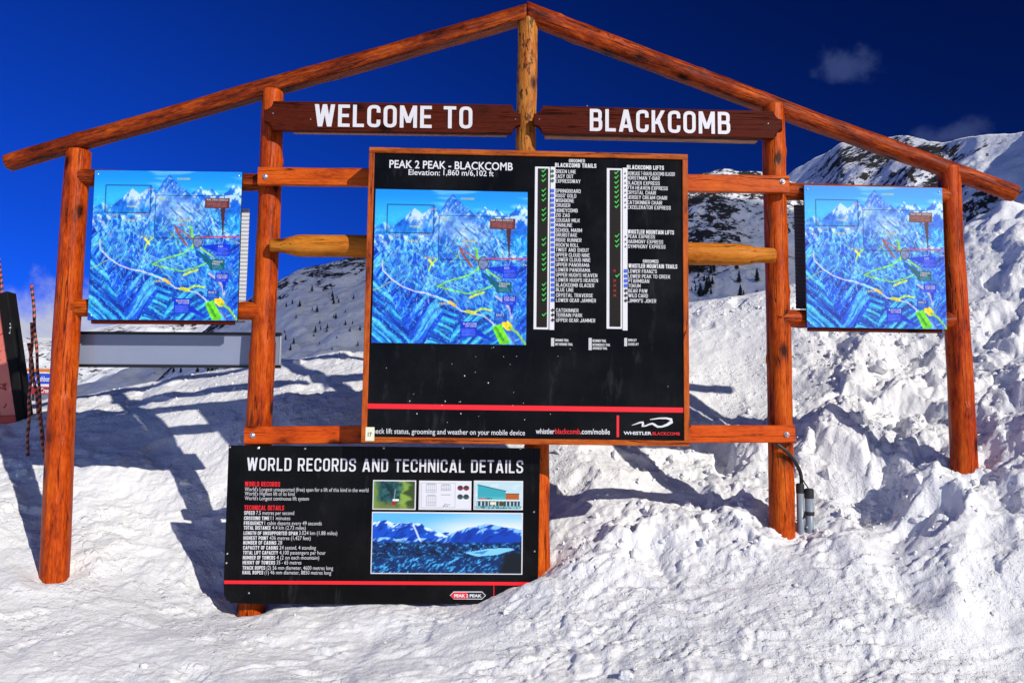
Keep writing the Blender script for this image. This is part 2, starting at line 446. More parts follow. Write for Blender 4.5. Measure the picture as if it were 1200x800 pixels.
for _ in range(170):
    x_ = _rs.uniform(-1.2, 4.2) if _rs.random() < 0.8 else _rs.uniform(-4.2, -1.2); y_ = _rs.uniform(-1.7, -0.35) + 0.05 * x_; a_ = _rs.choice([0.35, 0.5, 0.15, -0.3, 2.6]) + _rs.gauss(0, 0.25); l_ = _rs.uniform(0.08, 0.42)
    SCRAPES.append((x_, y_, x_ + l_ * math.cos(a_), y_ + l_ * math.sin(a_), _rs.uniform(0.006, 0.020), _rs.uniform(0.012, 0.026)))
CHUTE = [(lambda p: (p.x, p.y))(P(*a)) for a in ((1050, 400, 2.1), (1030, 470, 1.2), (1018, 548, 0.55), (1030, 610, 0.0), (1050, 660, -0.4), (1062, 720, -0.95))]
def rough_mask(X, Y):
    right = sstep(-0.4, 1.4, X + 0.15 * Y)
    behind = sstep(-0.5, 0.15, Y + 0.12 * X)
    far = 1 - sstep(3.0, 4.4, Y)
    smooth_patch = np.exp(-(((X - 2.3) / 1.0) ** 4 + ((Y - 2.6) / 1.1) ** 4))
    return np.clip((0.30 + 0.70 * right) * (0.22 + 0.78 * behind) * (0.25 + 0.75 * far), 0, 1) * (1 - 0.88 * smooth_patch)
def ground_h(X, Y):
    X = np.asarray(X, float); Y = np.asarray(Y, float)
    z = base_h(X, Y)
    near = 1 - sstep(9, 26, np.hypot(X, Y))
    m = rough_mask(X, Y)
    wx = X + 0.13 * fbm(X * 2.2, Y * 2.2, 50, 3) + 0.050 * fbm(X / 0.13, Y / 0.13, 58, 3, 0.6); wy = Y + 0.13 * fbm(X * 2.2 + 9, Y * 2.2 - 4, 55, 3) + 0.050 * fbm(X / 0.13 + 5, Y / 0.13, 63, 3, 0.6)
    z = z + near * (0.055 + 0.10 * m) * fbm(X / 0.95, Y / 0.95, 3, 4)
    ridged = 1 - 2.2 * np.abs(fbm(wx / 0.55, wy / 0.55, 21, 4, 0.55))
    ch = (1 + 0.55 * sstep(2.0, 3.2, X)) * 0.15 * lumps(wx, wy, 0.58, 101, 0.55, 0.5) + (1 + 0.5 * sstep(2.0, 3.2, X)) * 0.085 * lumps(wx, wy, 0.25, 131, 0.45, 0.5) + 0.035 * lumps(wx + .3, wy, 0.11, 161, 0.5, 0.5) + 0.065 * ridged
    patch = 0.22 + 0.88 * sstep(-0.22, 0.22, fbm(X / 0.9, Y / 0.9, 77, 3))
    z = z + near * m * ch * patch
    z = z + near * m * patch * (0.030 * fbm(wx / 0.16, wy / 0.16, 25, 4, 0.6) - 0.030 * np.abs(fbm(wx / 0.10, wy / 0.10, 29, 3, 0.6)))
    # wind- and shovel-packed crust with soft clods, on the left and in front
    z = z + near * (1 - m) * (0.030 * lumps(wx, wy, 0.34, 201, 0.8, 0.5) + 0.012 * lumps(wx, wy, 0.13, 231, 0.7, 0.4)) * (0.3 + 0.7 * sstep(-0.2, 0.3, fbm(X / 0.7, Y / 0.7, 79, 3)))
    # the scraped, tracked apron in front
    fr = near * sstep(0.1, -0.5, Y + 0.0 * X) * (0.35 + 0.65 * sstep(-2.2, 0.6, X + 0.6))
    a = 0.42
    sx = X * math.cos(a) + Y * math.sin(a); sy = -X * math.sin(a) + Y * math.cos(a)
    crumb = sstep(-0.2, 0.35, fbm(X / 0.45, Y / 0.45, 87, 4))
    z = z + fr * (0.008 * fbm(sx / 0.40, sy / 0.10, 83, 4) + crumb * (0.030 * lumps(wx, wy, 0.10, 261, 0.35, 0.25) + 0.018 * lumps(wx, wy, 0.05, 281, 0.4, 0.35)) - 0.022 * crumb * np.abs(fbm(wx / 0.06, wy / 0.06, 89, 3, 0.6)))
    # scars and footprints pressed into the bank
    pit = lumps(wx + 5, wy + 2, 0.27, 301, 0.6, 0.22)
    z = z - near * (0.03 + (0.13 + 0.10 * sstep(2.0, 3.2, X)) * m) * pit
    # a boot-packed chute running down through the bank
    dch = np.full_like(z, 9.0)
    for (ax, ay), (bx, by) in zip(CHUTE[:-1], CHUTE[1:]):
        t = np.clip(((X - ax) * (bx - ax) + (Y - ay) * (by - ay)) / ((bx - ax) ** 2 + (by - ay) ** 2), 0, 1)
        dch = np.minimum(dch, np.hypot(X - ax - t * (bx - ax), Y - ay - t * (by - ay)))
    dch = dch + 0.05 * fbm(X / 0.2, Y / 0.2, 95, 3)
    z = z - near * 0.11 * np.exp(-(dch / 0.16) ** 2) + near * 0.06 * np.exp(-((dch - 0.32) / 0.12) ** 2) * (0.5 + fbm(X / 0.3, Y / 0.3, 97, 3))
    z = z + near * (0.007 + 0.013 * m) * fbm(X / 0.07, Y / 0.07, 91, 4, 0.65)
    for fx, fy, hh, sg in FEET:
        d2 = np.hypot(X - fx, Y - fy)
        z = z + hh * np.exp(-(d2 / sg) ** 2) - 0.035 * np.exp(-(d2 / 0.17) ** 2) + 0.03 * np.exp(-((d2 - 0.30) / 0.09) ** 2) * (0.4 + fbm(X / 0.2, Y / 0.2, 401, 2))
    for ax, ay, bx, by, dp, wd in SCRAPES:
        k = (np.abs(X - (ax + bx) / 2) < 0.5) & (np.abs(Y - (ay + by) / 2) < 0.5)
        if not k.any(): continue
        xk, yk = X[k], Y[k]
        t = np.clip(((xk - ax) * (bx - ax) + (yk - ay) * (by - ay)) / ((bx - ax) ** 2 + (by - ay) ** 2), 0, 1)
        d2 = np.hypot(xk - ax - t * (bx - ax), yk - ay - t * (by - ay)) + 0.012 * fbm(xk / 0.05, yk / 0.05, 405, 2)
        z[k] += dp * (-np.exp(-(d2 / wd) ** 2) + 0.6 * np.exp(-((d2 - 2.2 * wd) / wd) ** 2)) * np.sin(np.pi * np.clip(t, 0.03, 0.97))
    return z
def gz(x, y): return float(ground_h(np.array([x]), np.array([y]))[0])
def bz(x, y): return float(base_h(np.array([x]), np.array([y]))[0])
def ray_ground(px, py, tmax=14):
    d = ray(px, py)
    t = np.linspace(3.0, tmax, 2400)
    X = EYE.x + d.x * t; Y = EYE.y + d.y * t; Z = EYE.z + d.z * t
    hit = np.nonzero(Z < ground_h(X, Y))[0]
    i = hit[0] if len(hit) else len(t) - 1
    return Vector((X[i], Y[i], Z[i]))

def grow(start, step, limit, k):
    out = []; s = step; p = start
    while p < limit:
        s *= k; p += s; out.append(p)
    return out
xs = np.arange(-5.2, 6.0, 0.0125)
xs = np.r_[[-v for v in grow(5.2, 0.0125, 3500, 1.10)][::-1], xs, grow(float(xs[-1]), 0.0125, 3500, 1.10)]
ys = np.r_[np.arange(-1.9, 1.7, 0.0115), np.arange(1.7, 5.4, 0.02)]
ys = np.r_[[-v for v in grow(1.9, 0.012, 3500, 1.08)][::-1], ys, grow(float(ys[-1]), 0.02, 3500, 1.12)]
GX, GY = np.meshgrid(xs, ys)
GZ = ground_h(GX, GY)
def grid_mesh(name, X, Y, Z):
    ny, nx = X.shape
    me = bpy.data.meshes.new(name)
    co = np.stack([X, Y, Z], -1).reshape(-1, 3).astype(np.float32)
    idx = np.arange(nx * ny).reshape(ny, nx)
    q = np.stack([idx[:-1, :-1], idx[:-1, 1:], idx[1:, 1:], idx[1:, :-1]], -1).reshape(-1)
    nf = len(q) // 4
    me.vertices.add(len(co)); me.vertices.foreach_set('co', co.ravel())
    me.loops.add(len(q)); me.loops.foreach_set('vertex_index', q.astype(np.int32))
    me.polygons.add(nf); me.polygons.foreach_set('loop_start', np.arange(0, 4 * nf, 4, dtype=np.int32))
    me.polygons.foreach_set('use_smooth', np.ones(nf, bool))
    me.update(calc_edges=True)
    return me
def snow_mat():
    m, nt, b = mat('packed_snow')
    tc = nd(nt, 'ShaderNodeTexCoord').outputs['Object']
    n1 = nd(nt, 'ShaderNodeTexNoise', {'Vector': tc, 'Scale': 55.0, 'Detail': 6.0, 'Roughness': 0.7}).outputs['Fac']
    n2 = nd(nt, 'ShaderNodeTexNoise', {'Vector': tc, 'Scale': 14.0, 'Detail': 6.0, 'Roughness': 0.65}).outputs['Fac']
    n3 = nd(nt, 'ShaderNodeTexNoise', {'Vector': tc, 'Scale': 1.1, 'Detail': 6.0, 'Roughness': 0.6}).outputs['Fac']
    c = mix(nt, mrange(nt, n3, 0.35, 0.7), (0.86, 0.865, 0.88), (0.79, 0.80, 0.83))
    c = mix(nt, math_(nt, 'MULTIPLY', mrange(nt, n1, 0.60, 0.78), 0.18), c, (0.62, 0.64, 0.70))
    nt.links.new(c, b.inputs['Base Color'])
    b.inputs['Roughness'].default_value = 0.62
    b.inputs['Specular IOR Level'].default_value = 0.25
    n0 = nd(nt, 'ShaderNodeTexNoise', {'Vector': tc, 'Scale': 150.0, 'Detail': 4.0, 'Roughness': 0.7}).outputs['Fac']
    b0 = nd(nt, 'ShaderNodeBump', {'Height': n0, 'Strength': 0.7, 'Distance': 0.005})
    b1 = nd(nt, 'ShaderNodeBump', {'Height': n2, 'Strength': 0.7, 'Distance': 0.016, 'Normal': b0.outputs[0]})
    b2 = nd(nt, 'ShaderNodeBump', {'Height': n1, 'Strength': 0.75, 'Distance': 0.012, 'Normal': b1.outputs[0]})
    wv = nd(nt, 'ShaderNodeMix', {0: 0.06, 4: tc, 5: nd(nt, 'ShaderNodeTexNoise', {'Vector': tc, 'Scale': 18.0, 'Detail': 3.0}).outputs['Color']}, data_type='VECTOR').outputs[1]
    vo = nd(nt, 'ShaderNodeTexVoronoi', {'Vector': wv, 'Scale': 17.0, 'Randomness': 1.0})
    vo2 = nd(nt, 'ShaderNodeTexVoronoi', {'Vector': wv, 'Scale': 41.0, 'Randomness': 1.0})
    some = mrange(nt, nd(nt, 'ShaderNodeSeparateColor', {0: vo.outputs['Color']}).outputs[0], 0.55, 0.62)
    some2 = mrange(nt, nd(nt, 'ShaderNodeSeparateColor', {0: vo2.outputs['Color']}).outputs[0], 0.5, 0.6)
    pm = mrange(nt, nd(nt, 'ShaderNodeTexNoise', {'Vector': tc, 'Scale': 1.25, 'Detail': 5.0}).outputs['Fac'], 0.43, 0.58)
    cr = math_(nt, 'MULTIPLY', mrange(nt, vo.outputs['Distance'], 0.28, 0.50, 1.0, 0.0), some)
    cr2 = math_(nt, 'MULTIPLY', mrange(nt, vo2.outputs['Distance'], 0.28, 0.50, 1.0, 0.0), some2)
    hh = math_(nt, 'MULTIPLY', math_(nt, 'MULTIPLY_ADD', cr2, 0.5, cr), math_(nt, 'MULTIPLY_ADD', pm, 1.0, 0.10))
    b3 = nd(nt, 'ShaderNodeBump', {'Height': hh, 'Strength': 0.55, 'Distance': 0.016, 'Normal': b2.outputs[0]})
    nt.links.new(b3.outputs[0], b.inputs['Normal'])
    return m
SNOW = snow_mat()
ground = link('snow_ground', grid_mesh('snow_ground', GX, GY, GZ), None, [SNOW])
tag(ground, kind='structure')

# ------------------------------------------------------------------ mountains
def mountain_mat(name, rock_scale, seed):
    m, nt, b = mat(name)
    tc = nd(nt, 'ShaderNodeTexCoord').outputs['Object']
    mp = nd(nt, 'ShaderNodeMapping', {'Vector': tc, 'Location': (seed, seed * 2, 0), 'Scale': (1, 1, 0.75)}).outputs[0]
    n1 = nd(nt, 'ShaderNodeTexNoise', {'Vector': mp, 'Scale': rock_scale, 'Detail': 9.0, 'Roughness': 0.72, 'Distortion': 0.5}).outputs['Fac']
    n2 = nd(nt, 'ShaderNodeTexNoise', {'Vector': mp, 'Scale': rock_scale * 5, 'Detail': 6.0, 'Roughness': 0.7}).outputs['Fac']
    a = nd(nt, 'ShaderNodeAttribute', attribute_name='rock').outputs['Fac']
    v = math_(nt, 'ADD', math_(nt, 'MULTIPLY_ADD', math_(nt, 'SUBTRACT', n2, 0.5), 0.75, math_(nt, 'ADD', n1, 0.125)), math_(nt, 'MULTIPLY_ADD', a, 0.42, -0.30))
    k = mrange(nt, v, 0.575, 0.612)
    snow = mix(nt, mrange(nt, n1, 0.3, 0.7), (0.80, 0.82, 0.86), (0.72, 0.74, 0.79))
    rock = mix(nt, n2, (0.010, 0.010, 0.011), (0.055, 0.05, 0.05))
    nt.links.new(mix(nt, k, snow, rock), b.inputs['Base Color'])
    b.inputs['Roughness'].default_value = 0.75
    b.inputs['Specular IOR Level'].default_value = 0.15
    bp = nd(nt, 'ShaderNodeBump', {'Height': n2, 'Strength': 0.5, 'Distance': 1.6})
    bp2 = nd(nt, 'ShaderNodeBump', {'Height': k, 'Strength': 0.5, 'Distance': 1.2, 'Normal': bp.outputs[0]})
    nt.links.new(bp2.outputs[0], b.inputs['Normal'])
    return m
def px_az(px, py):
    d = ray(px, py)
    return math.atan2(d.x, d.y), d.z / math.hypot(d.x, d.y)
class Mountain:
    """a slope that climbs away from the eye to a ridge; polar grid round the camera"""
    def __init__(s, name, sky_pts, r0, r1, z0, seed, rough, pw=1.0, rocks=None, extra=(), rr=None, nt_=520, nr=170, mscale=0.06):
        az = []; te = []
        for px, py in sky_pts:
            a, t = px_az(px, py); az.append(a); te.append(t)
        for a, t in extra: az.append(R(a)); te.append(math.tan(R(t)))
        s.az = np.array(az); s.te = np.array(te); s.r0 = r0; s.r1 = r1; s.z0 = z0; s.seed = seed; s.rough = rough; s.pw = pw; s.rr = rr
        A = np.linspace(s.az[0], s.az[-1], nt_)
        T = np.r_[np.linspace(0, 1, nr), 1 + np.linspace(0.02, 0.5, 16)]
        AA, TT = np.meshgrid(A, T)
        X, Y, Z = s.pos(AA, TT)
        me = grid_mesh(name, X, Y, Z)
        if rocks is not None:
            at = me.attributes.new('rock', 'FLOAT', 'POINT')
            at.data.foreach_set('value', rocks(AA, TT).ravel().astype(np.float32))
        s.o = link(name, me, None, [mountain_mat(name + '_surface', mscale, seed)])
        tag(s.o, kind='structure')
    def pos(s, AA, TT):
        r1 = s.r1 if s.rr is None else np.interp(AA, [R(a) for a, _ in s.rr], [v for _, v in s.rr])
        r = s.r0 + (r1 - s.r0) * TT
        X = EYE.x + np.sin(AA) * r; Y = EYE.y + np.cos(AA) * r
        zr = EYE.z + np.interp(AA, s.az, s.te) * r1
        prof = np.where(TT <= 1, np.clip(TT, 0, 1) ** s.pw, 1 - (TT - 1) * 1.6)
        k = s.rough
        nz = fbm(X / (k * 6), Y / (k * 6), s.seed, 6, 0.55) * k + np.abs(fbm(X / (k * 3), Y / (k * 3), s.seed + 9, 5, 0.55)) * k * 0.7
        env = np.clip(TT * 4, 0, 1) * (0.25 + 0.75 * np.clip(np.abs(TT - 1) * 5, 0, 1))
        Z = s.z0 + (zr - s.z0) * prof + nz * env
        return X, Y, Z
    def at_pixel(s, px, py):
        t = np.linspace(0, 1, 400)
        a = np.full_like(t, px_az(px, py)[0])
        X, Y, Z = s.pos(a, t)
        want = px_az(px, py)[1]
        el = (Z - EYE.z) / np.hypot(X - EYE.x, Y - EYE.y)
        i = int(np.argmax(el >= want)) if np.any(el >= want) else 399
        return Vector((X[i], Y[i], Z[i]))
def az_of(px): return px_az(px, 350)[0]
def rock_left(A, T):
    return 0.16 + 0.24 * sstep(0.3, 0.75, T) * (1 - sstep(0.93, 1.0, T))
def rock_mid(A, T):
    r = sstep(az_of(740), az_of(815), A) * sstep(0.42, 0.60, T) * 0.62
    r = r * (1 - 0.55 * sstep(az_of(845), az_of(885), A) * (1 - sstep(.75, .9, T)))
    l = 0.55 * sstep(0.72, 0.97, T) * (1 - sstep(az_of(480), az_of(600), A))
    return 0.08 + r + l
def rock_right(A, T):
    a0 = az_of(1005); a1 = az_of(1085)
    band = np.exp(-((A - a0) / 0.05) ** 2) * np.exp(-((T - 0.88) / 0.10) ** 2) * 0.62
    low = (1 - sstep(az_of(1100), az_of(1160), A)) * np.exp(-((T - 0.66) / 0.2) ** 2) * 0.48
    mid = np.exp(-((A - a1) / 0.06) ** 2) * np.exp(-((T - 0.93) / 0.06) ** 2) * 0.55
    rt = np.exp(-((A - az_of(1120)) / 0.05) ** 2) * np.exp(-((T - 0.74) / 0.10) ** 2) * 0.5
    return 0.22 + np.maximum(np.maximum(band, low), np.maximum(mid, rt))
M_far = Mountain('mountain_far', [(-420, 430), (-200, 405), (0, 402), (30, 397), (60, 395), (100, 388), (180, 372), (260, 366), (330, 372), (420, 398), (520, 420)], 190, 620, -18, 21, 11, 1.25, rock_left, mscale=0.05)
M_mid = Mountain('mountain_shaded', [(150, 490), (172, 455), (205, 425), (245, 382), (290, 352), (325, 331), (350, 318), (425, 299), (520, 276), (620, 255), (720, 232), (808, 207), (826, 203), (848, 198), (895, 203), (935, 216), (990, 262), (1100, 330)], 120, 330, -16, 33, 6, 1.1, rock_mid, mscale=0.11)
M_right = Mountain('mountain_peak', [(790, 330), (850, 262), (932, 201), (985, 167), (1020, 168), (1062, 161), (1105, 171), (1147, 159), (1200, 153)], 190, 560, -18, 47, 9, 1.0, rock_right,
                   extra=((40, 20), (52, 21), (70, 19), (90, 13), (110, 3)), rr=((-10, 700), (14, 680), (22, 560), (31, 400), (45, 300), (70, 260), (120, 260)), nt_=700, mscale=0.065)

# unseen cloud added behind the photographer, to put the near valley slope in shade
def add_shade_cloud():
    import bmesh
    c = Vector((-6, 236, 38)) + to_sun * 820
    bm = bmesh.new(); r_ = random.Random(4)
    w1 = Vector((1, 0, 0)) - to_sun * to_sun.x; w1.normalize(); w2 = to_sun.cross(w1)
    for i in range(46):
        a = r_.uniform(0, 6.283); q = math.sqrt(r_.random())
        p = c + w1 * (112 * q * math.cos(a)) + w2 * (62 * q * math.sin(a)) + to_sun * r_.uniform(-12, 12)
        m4 = Matrix.Translation(p) @ Matrix.Diagonal((r_.uniform(26, 40), r_.uniform(26, 40), r_.uniform(14, 24), 1))
        bmesh.ops.create_icosphere(bm, subdivisions=3, radius=1.0, matrix=m4)
    me = bpy.data.meshes.new('added_shade_cloud'); bm.to_mesh(me); bm.free()
    me.polygons.foreach_set('use_smooth', [True] * len(me.polygons))
    m, nt, b = mat('shade_cloud_surface')
    b.inputs['Base Color'].default_value = (0.9, 0.9, 0.92, 1); b.inputs['Roughness'].default_value = 1.0
    mx = nd(nt, 'ShaderNodeMixShader', {0: 0.44, 1: b.outputs[0], 2: nd(nt, 'ShaderNodeBsdfTransparent').outputs[0]})
    nt.links.new(mx.outputs[0], nt.nodes['Material Output'].inputs[0])
    o = tag(link('added_shade_cloud', me, None, [m]), kind='structure')
    rm = o.modifiers.new('billows', 'REMESH'); rm.mode = 'VOXEL'; rm.voxel_size = 5.0; rm.use_smooth_shade = True
add_shade_cloud()

# ------------------------------------------------------------------ log frame
frame = thing('log_sign_frame', 'red stained log frame with gable roof poles that carries all the signs', 'log frame', (0, 0, 0))
def log_obj(name, p0, p1, r0, r1, material, parent, seed, e1=None, cut0=None, cut1=None, taper=None, step=None, knots=7, wob=0.035, flat=0.0, seg=40):
    """a peeled log from p0 to p1. cut: a world X at which the end is cut upright; taper: ((t, factor), ...); step: (z along, extra)"""
    p0 = Vector(p0); p1 = Vector(p1)
    d = (p1 - p0); Ln = d.length; d.normalize()
    e1 = Vector((0, 1, 0)) if e1 is None else e1
    e1 = (e1 - d * e1.dot(d)).normalized(); e2 = d.cross(e1)
    nz = max(8, int(Ln / 0.025))
    z = np.linspace(0, Ln, nz); th = np.linspace(0, 2 * np.pi, seg, endpoint=False)
    TH, ZZ = np.meshgrid(th, z)
    t = ZZ / Ln
    rad = r0 + (r1 - r0) * t
    cx = np.cos(TH); cy = np.sin(TH)
    nse = fbm(cx * 1.3 + seed * 3.1, ZZ * 2.6 + cy * 1.3, seed, 4)
    rad = rad * (1 + wob * nse * 1.5 + 0.012 * fbm(TH * 4, ZZ * 9, seed + 5, 3))
    rr = random.Random(seed)
    for _ in range(knots):
        kz = rr.uniform(0.05, 0.95) * Ln; ka = rr.uniform(0, 6.28)
        da = np.arctan2(np.sin(TH - ka), np.cos(TH - ka))
        rad = rad + r0 * 0.11 * np.exp(-((da * r0 / 0.028) ** 2) - ((ZZ - kz) / 0.035) ** 2)
    if taper: rad = rad * np.interp(t, [a for a, _ in taper], [b for _, b in taper])
    if step:
        for zs, a0, ex in step:
            da = np.arctan2(np.sin(TH - a0), np.cos(TH - a0))
            rad = rad + ex * sstep(zs + 0.012, zs - 0.012, ZZ) * sstep(0.95, 0.75, np.abs(da))
    bx = 0.10 * r0 * np.sin(ZZ * 1.3 + seed) + 0.05 * r0 * np.sin(ZZ * 3.7 + 2 * seed); by = 0.10 * r0 * np.sin(ZZ * 1.1 + 1.7 * seed)
    X = rad * cx + bx; Y = rad * cy + by; Z = ZZ.copy()
    if flat:   # a flat sawn along the underside
        lowest = -r0 * flat
        # e2 points up or down: flatten the side that faces the ground
        if e2.z > 0: Y = np.maximum(Y, lowest)
        else: Y = np.minimum(Y, -lowest)
    for cut, row in ((cut0, 0), (cut1, nz - 1)):
        if cut is not None:
            for rw in range(max(0, row - 5), min(nz, row + 6)):
                wX = p0.x + e1.x * X[rw] + e2.x * Y[rw] + d.x * Z[rw]
                k = 1 - abs(rw - row) / 6.0
                Z[rw] += k * (cut - (wX - d.x * (Z[rw] - Z[row]))) / d.x
    # rounded rims
    v = np.stack([X, Y, Z], -1)
    rim0 = v[0] * [0.9, 0.9, 1] + (v[0].mean(0) * [0.1, 0.1, 0]); rim1 = v[-1] * [0.9, 0.9, 1] + (v[-1].mean(0) * [0.1, 0.1, 0])
    if cut0 is None: v[0, :, 2] += 0.010
    if cut1 is None: v[-1, :, 2] -= 0.010
    v = np.concatenate([rim0[None], v, rim1[None]])
    n = v.shape[0]
    f = []
    for i in range(n - 1):
        for k in range(seg):
            k2 = (k + 1) % seg
            f.append((i * seg + k, i * seg + k2, (i + 1) * seg + k2, (i + 1) * seg + k))
    f.append(tuple(range(seg - 1, -1, -1))); f.append(tuple(range((n - 1) * seg, n * seg)))
    mb = MB(); mb.add(v.reshape(-1, 3).tolist(), f)
    o = mb.build(name, material, parent, smooth=True)
    me = o.data
    me.polygons[len(f) - 1].use_smooth = False; me.polygons[len(f) - 2].use_smooth = False
    o.matrix_local = Matrix(((e1.x, e2.x, d.x, p0.x), (e1.y, e2.y, d.y, p0.y), (e1.z, e2.z, d.z, p0.z), (0, 0, 0, 1)))
    return o
def down(p, dz): return Vector((p.x, p.y, p.z - dz))
def post(px_t, py_t, px_b, py_b, r_t, r_b, seed, material=WOOD_RED, bury=0.45, name='post', **k):
    a = P(px_t, py_t, 0); b = P(px_b, py_b, 0)
    d = (b - a).normalized()
    POST_FEET.append((b.x, b.y))
    return log_obj(name, b + d * bury, a, r_b, r_t, material, frame, seed, **k)
_feet = POST_FEET; 
post_a = post(92, 176, 63, 673, 0.090, 0.103, 3, step=((P(80, 465, 0).z - P(63, 673, 0).z + 0.45, 3.6, 0.010),))
post_b = post(319, 107, 295, 722, 0.082, 0.098, 4, step=((P(310, 400, 0).z - P(295, 722, 0).z + 0.45, 4.2, 0.008),))
post_c = post(905, 124, 917, 630, 0.087, 0.097, 5)
post_d = post(1112, 196, 1130, 558, 0.084, 0.098, 6, step=((P(1122, 475, 0).z - P(1130, 558, 0).z + 0.45, 2.6, 0.011),))
king = post(619, 24, 613, 512, 0.079, 0.083, 7, WOOD_KING, bury=0.0, name='king_post', wob=0.05)
stub = post(630, 512, 632, 690, 0.090, 0.092, 8, PLANK if False else WOOD_RED, bury=0.4, name='short_post')
POST_FEET.clear()
apex = P(617, 18, 0)
xa = apex.x
log_obj('roof_log', P(9, 192, 0), Vector((xa - 0.004, 0, apex.z)), 0.068, 0.086, WOOD_ROOF, frame, 11, cut1=xa - 0.003, flat=0.80, wob=0.05, knots=16)
log_obj('roof_log', Vector((xa + 0.004, 0, apex.z)), P(1189, 227, 0), 0.086, 0.068, WOOD_ROOF, frame, 12, cut0=xa + 0.003, flat=0.80, wob=0.05, knots=16)
def bolt(parent, world, r=0.016):
    mb = MB()
    mb.tube([(0, 0.012, 0), (0, -0.003, 0)], [r * 1.25, r * 1.25], 16)
    mb.tube([(0, -0.003, 0), (0, -0.012, 0), (0, -0.016, 0)], [r, r * 0.8, r * 0.35], 14)
    o = mb.build('bolt', STEEL, parent, smooth=False)
    o.matrix_local = PM[parent.name].inverted() @ Matrix.Translation(world)
    return o
def plank(name, l_px, r_px, top_bot, Y, thick, parent, material=PLANK, seed=0):
    """beam between pixel columns; l_px=(x,ytop,ybot), r_px likewise; local X runs along it"""
    a = (P(l_px[0], l_px[1], Y) + P(l_px[0], l_px[2], Y)) / 2; b = (P(r_px[0], r_px[1], Y) + P(r_px[0], r_px[2], Y)) / 2
    h = ((P(l_px[0], l_px[1], Y) - P(l_px[0], l_px[2], Y)).length + (P(r_px[0], r_px[1], Y) - P(r_px[0], r_px[2], Y)).length) / 4
    d = b - a; Ln = d.length; d.normalize()
    n = 60
    v = []; f = []
    rr = np.linspace(0, Ln, n)
    dz = 0.006 * fbm(rr * 1.7, rr * 0 + seed, seed, 3); dy = 0.004 * fbm(rr * 1.3, rr * 0 + seed + 7, seed, 3)
    c = 0.006
    prof = [(-c, h), (-thick + c, h), (-thick, h - c), (-thick, -h + c), (-thick + c, -h), (-c, -h), (0, -h + c), (0, h - c)]
    for i, x in enumerate(rr):
        for (yy, zz) in prof: v.append((x, yy + thick + dy[i], zz + dz[i]))
    m_ = len(prof)
    for i in range(n - 1):
        for k in range(m_):
            k2 = (k + 1) % m_
            f.append((i * m_ + k, i * m_ + k2, (i + 1) * m_ + k2, (i + 1) * m_ + k))
    f.append(tuple(range(m_ - 1, -1, -1))); f.append(tuple(range((n - 1) * m_, n * m_)))
    o = MB().add(v, f).build(name, material, parent)
    q = d.to_track_quat('X', 'Z')
    mm = Matrix.Translation(a) @ q.to_matrix().to_4x4()
    o.matrix_local = mm
    PM[o.name] = mm
    return o
PM = {}
YB = -0.155
beam1 = plank('cross_beam', (302, 195, 216), (925, 205.5, 225.5), None, YB, 0.05, frame, seed=3)
beam2 = plank('cross_beam', (286, 499, 520), (932, 498.5, 519), None, YB, 0.05, frame, seed=8)
for px, py, b_ in ((311, 207, beam1), (917, 213, beam1), (296, 510, beam2), (922, 509, beam2)): bolt(b_, P(px, py, YB - 0.003))
TAP0 = ((0, 0.60), (0.022, 0.62), (0.030, 0.70), (0.052, 0.96), (0.065, 1.0), (0.93, 1.0), (0.945, 0.93), (0.962, 0.74), (1, 0.68))
log_obj('cross_log', P(317, 288, -0.12), P(908, 298, -0.12), 0.084, 0.084, WOOD_HONEY, frame, 15, taper=TAP0, wob=0.025, knots=10)
for (a, b, s_) in (((84, 207), (318, 214), 21), ((76, 360), (308, 366), 22), ((905, 225), (1120, 231), 23), ((908, 373), (1128, 375), 24)):
    log_obj('sign_rail', P(*a, -0.01), P(*b, -0.01), 0.066, 0.068, WOOD_ROOF if s_ == 21 else WOOD_RED, frame, s_, knots=6)

# ------------------------------------------------------------------ boards and print
_tc = {}
def text2d(s, bold=0.0):
    k = (s, bold)
    if k in _tc: return _tc[k]
    cu = bpy.data.curves.new('glyphs', 'FONT'); cu.body = s; cu.resolution_u = 3; cu.offset = bold; cu.fill_mode = 'FRONT'; cu.dimensions = '2D'
    ob = bpy.data.objects.new('glyphs', cu)
    me = ob.to_mesh()
    v = [(p.co.x, p.co.y) for p in me.vertices]; f = [tuple(q.vertices) for q in me.polygons]
    ob.to_mesh_clear(); bpy.data.objects.remove(ob); bpy.data.curves.remove(cu)
    _tc[k] = (v, f)
    return v, f
CAP = max(p[1] for p in text2d('H')[0])
def fillet(pts, r, closed):
    out = []; n = len(pts)
    for i in range(n):
        if not closed and i in (0, n - 1): out.append(pts[i]); continue
        p, a, b = (Vector(pts[i]), Vector(pts[i - 1]), Vector(pts[(i + 1) % n]))
        da, db = a - p, b - p; k = min(r, da.length * 0.5, db.length * 0.5)
        s0 = p + da.normalized() * k; s1 = p + db.normalized() * k
        for j in range(6):
            t = j / 5; out.append(tuple(s0 * (1 - t) ** 2 + p * 2 * t * (1 - t) + s1 * t * t))
    return out
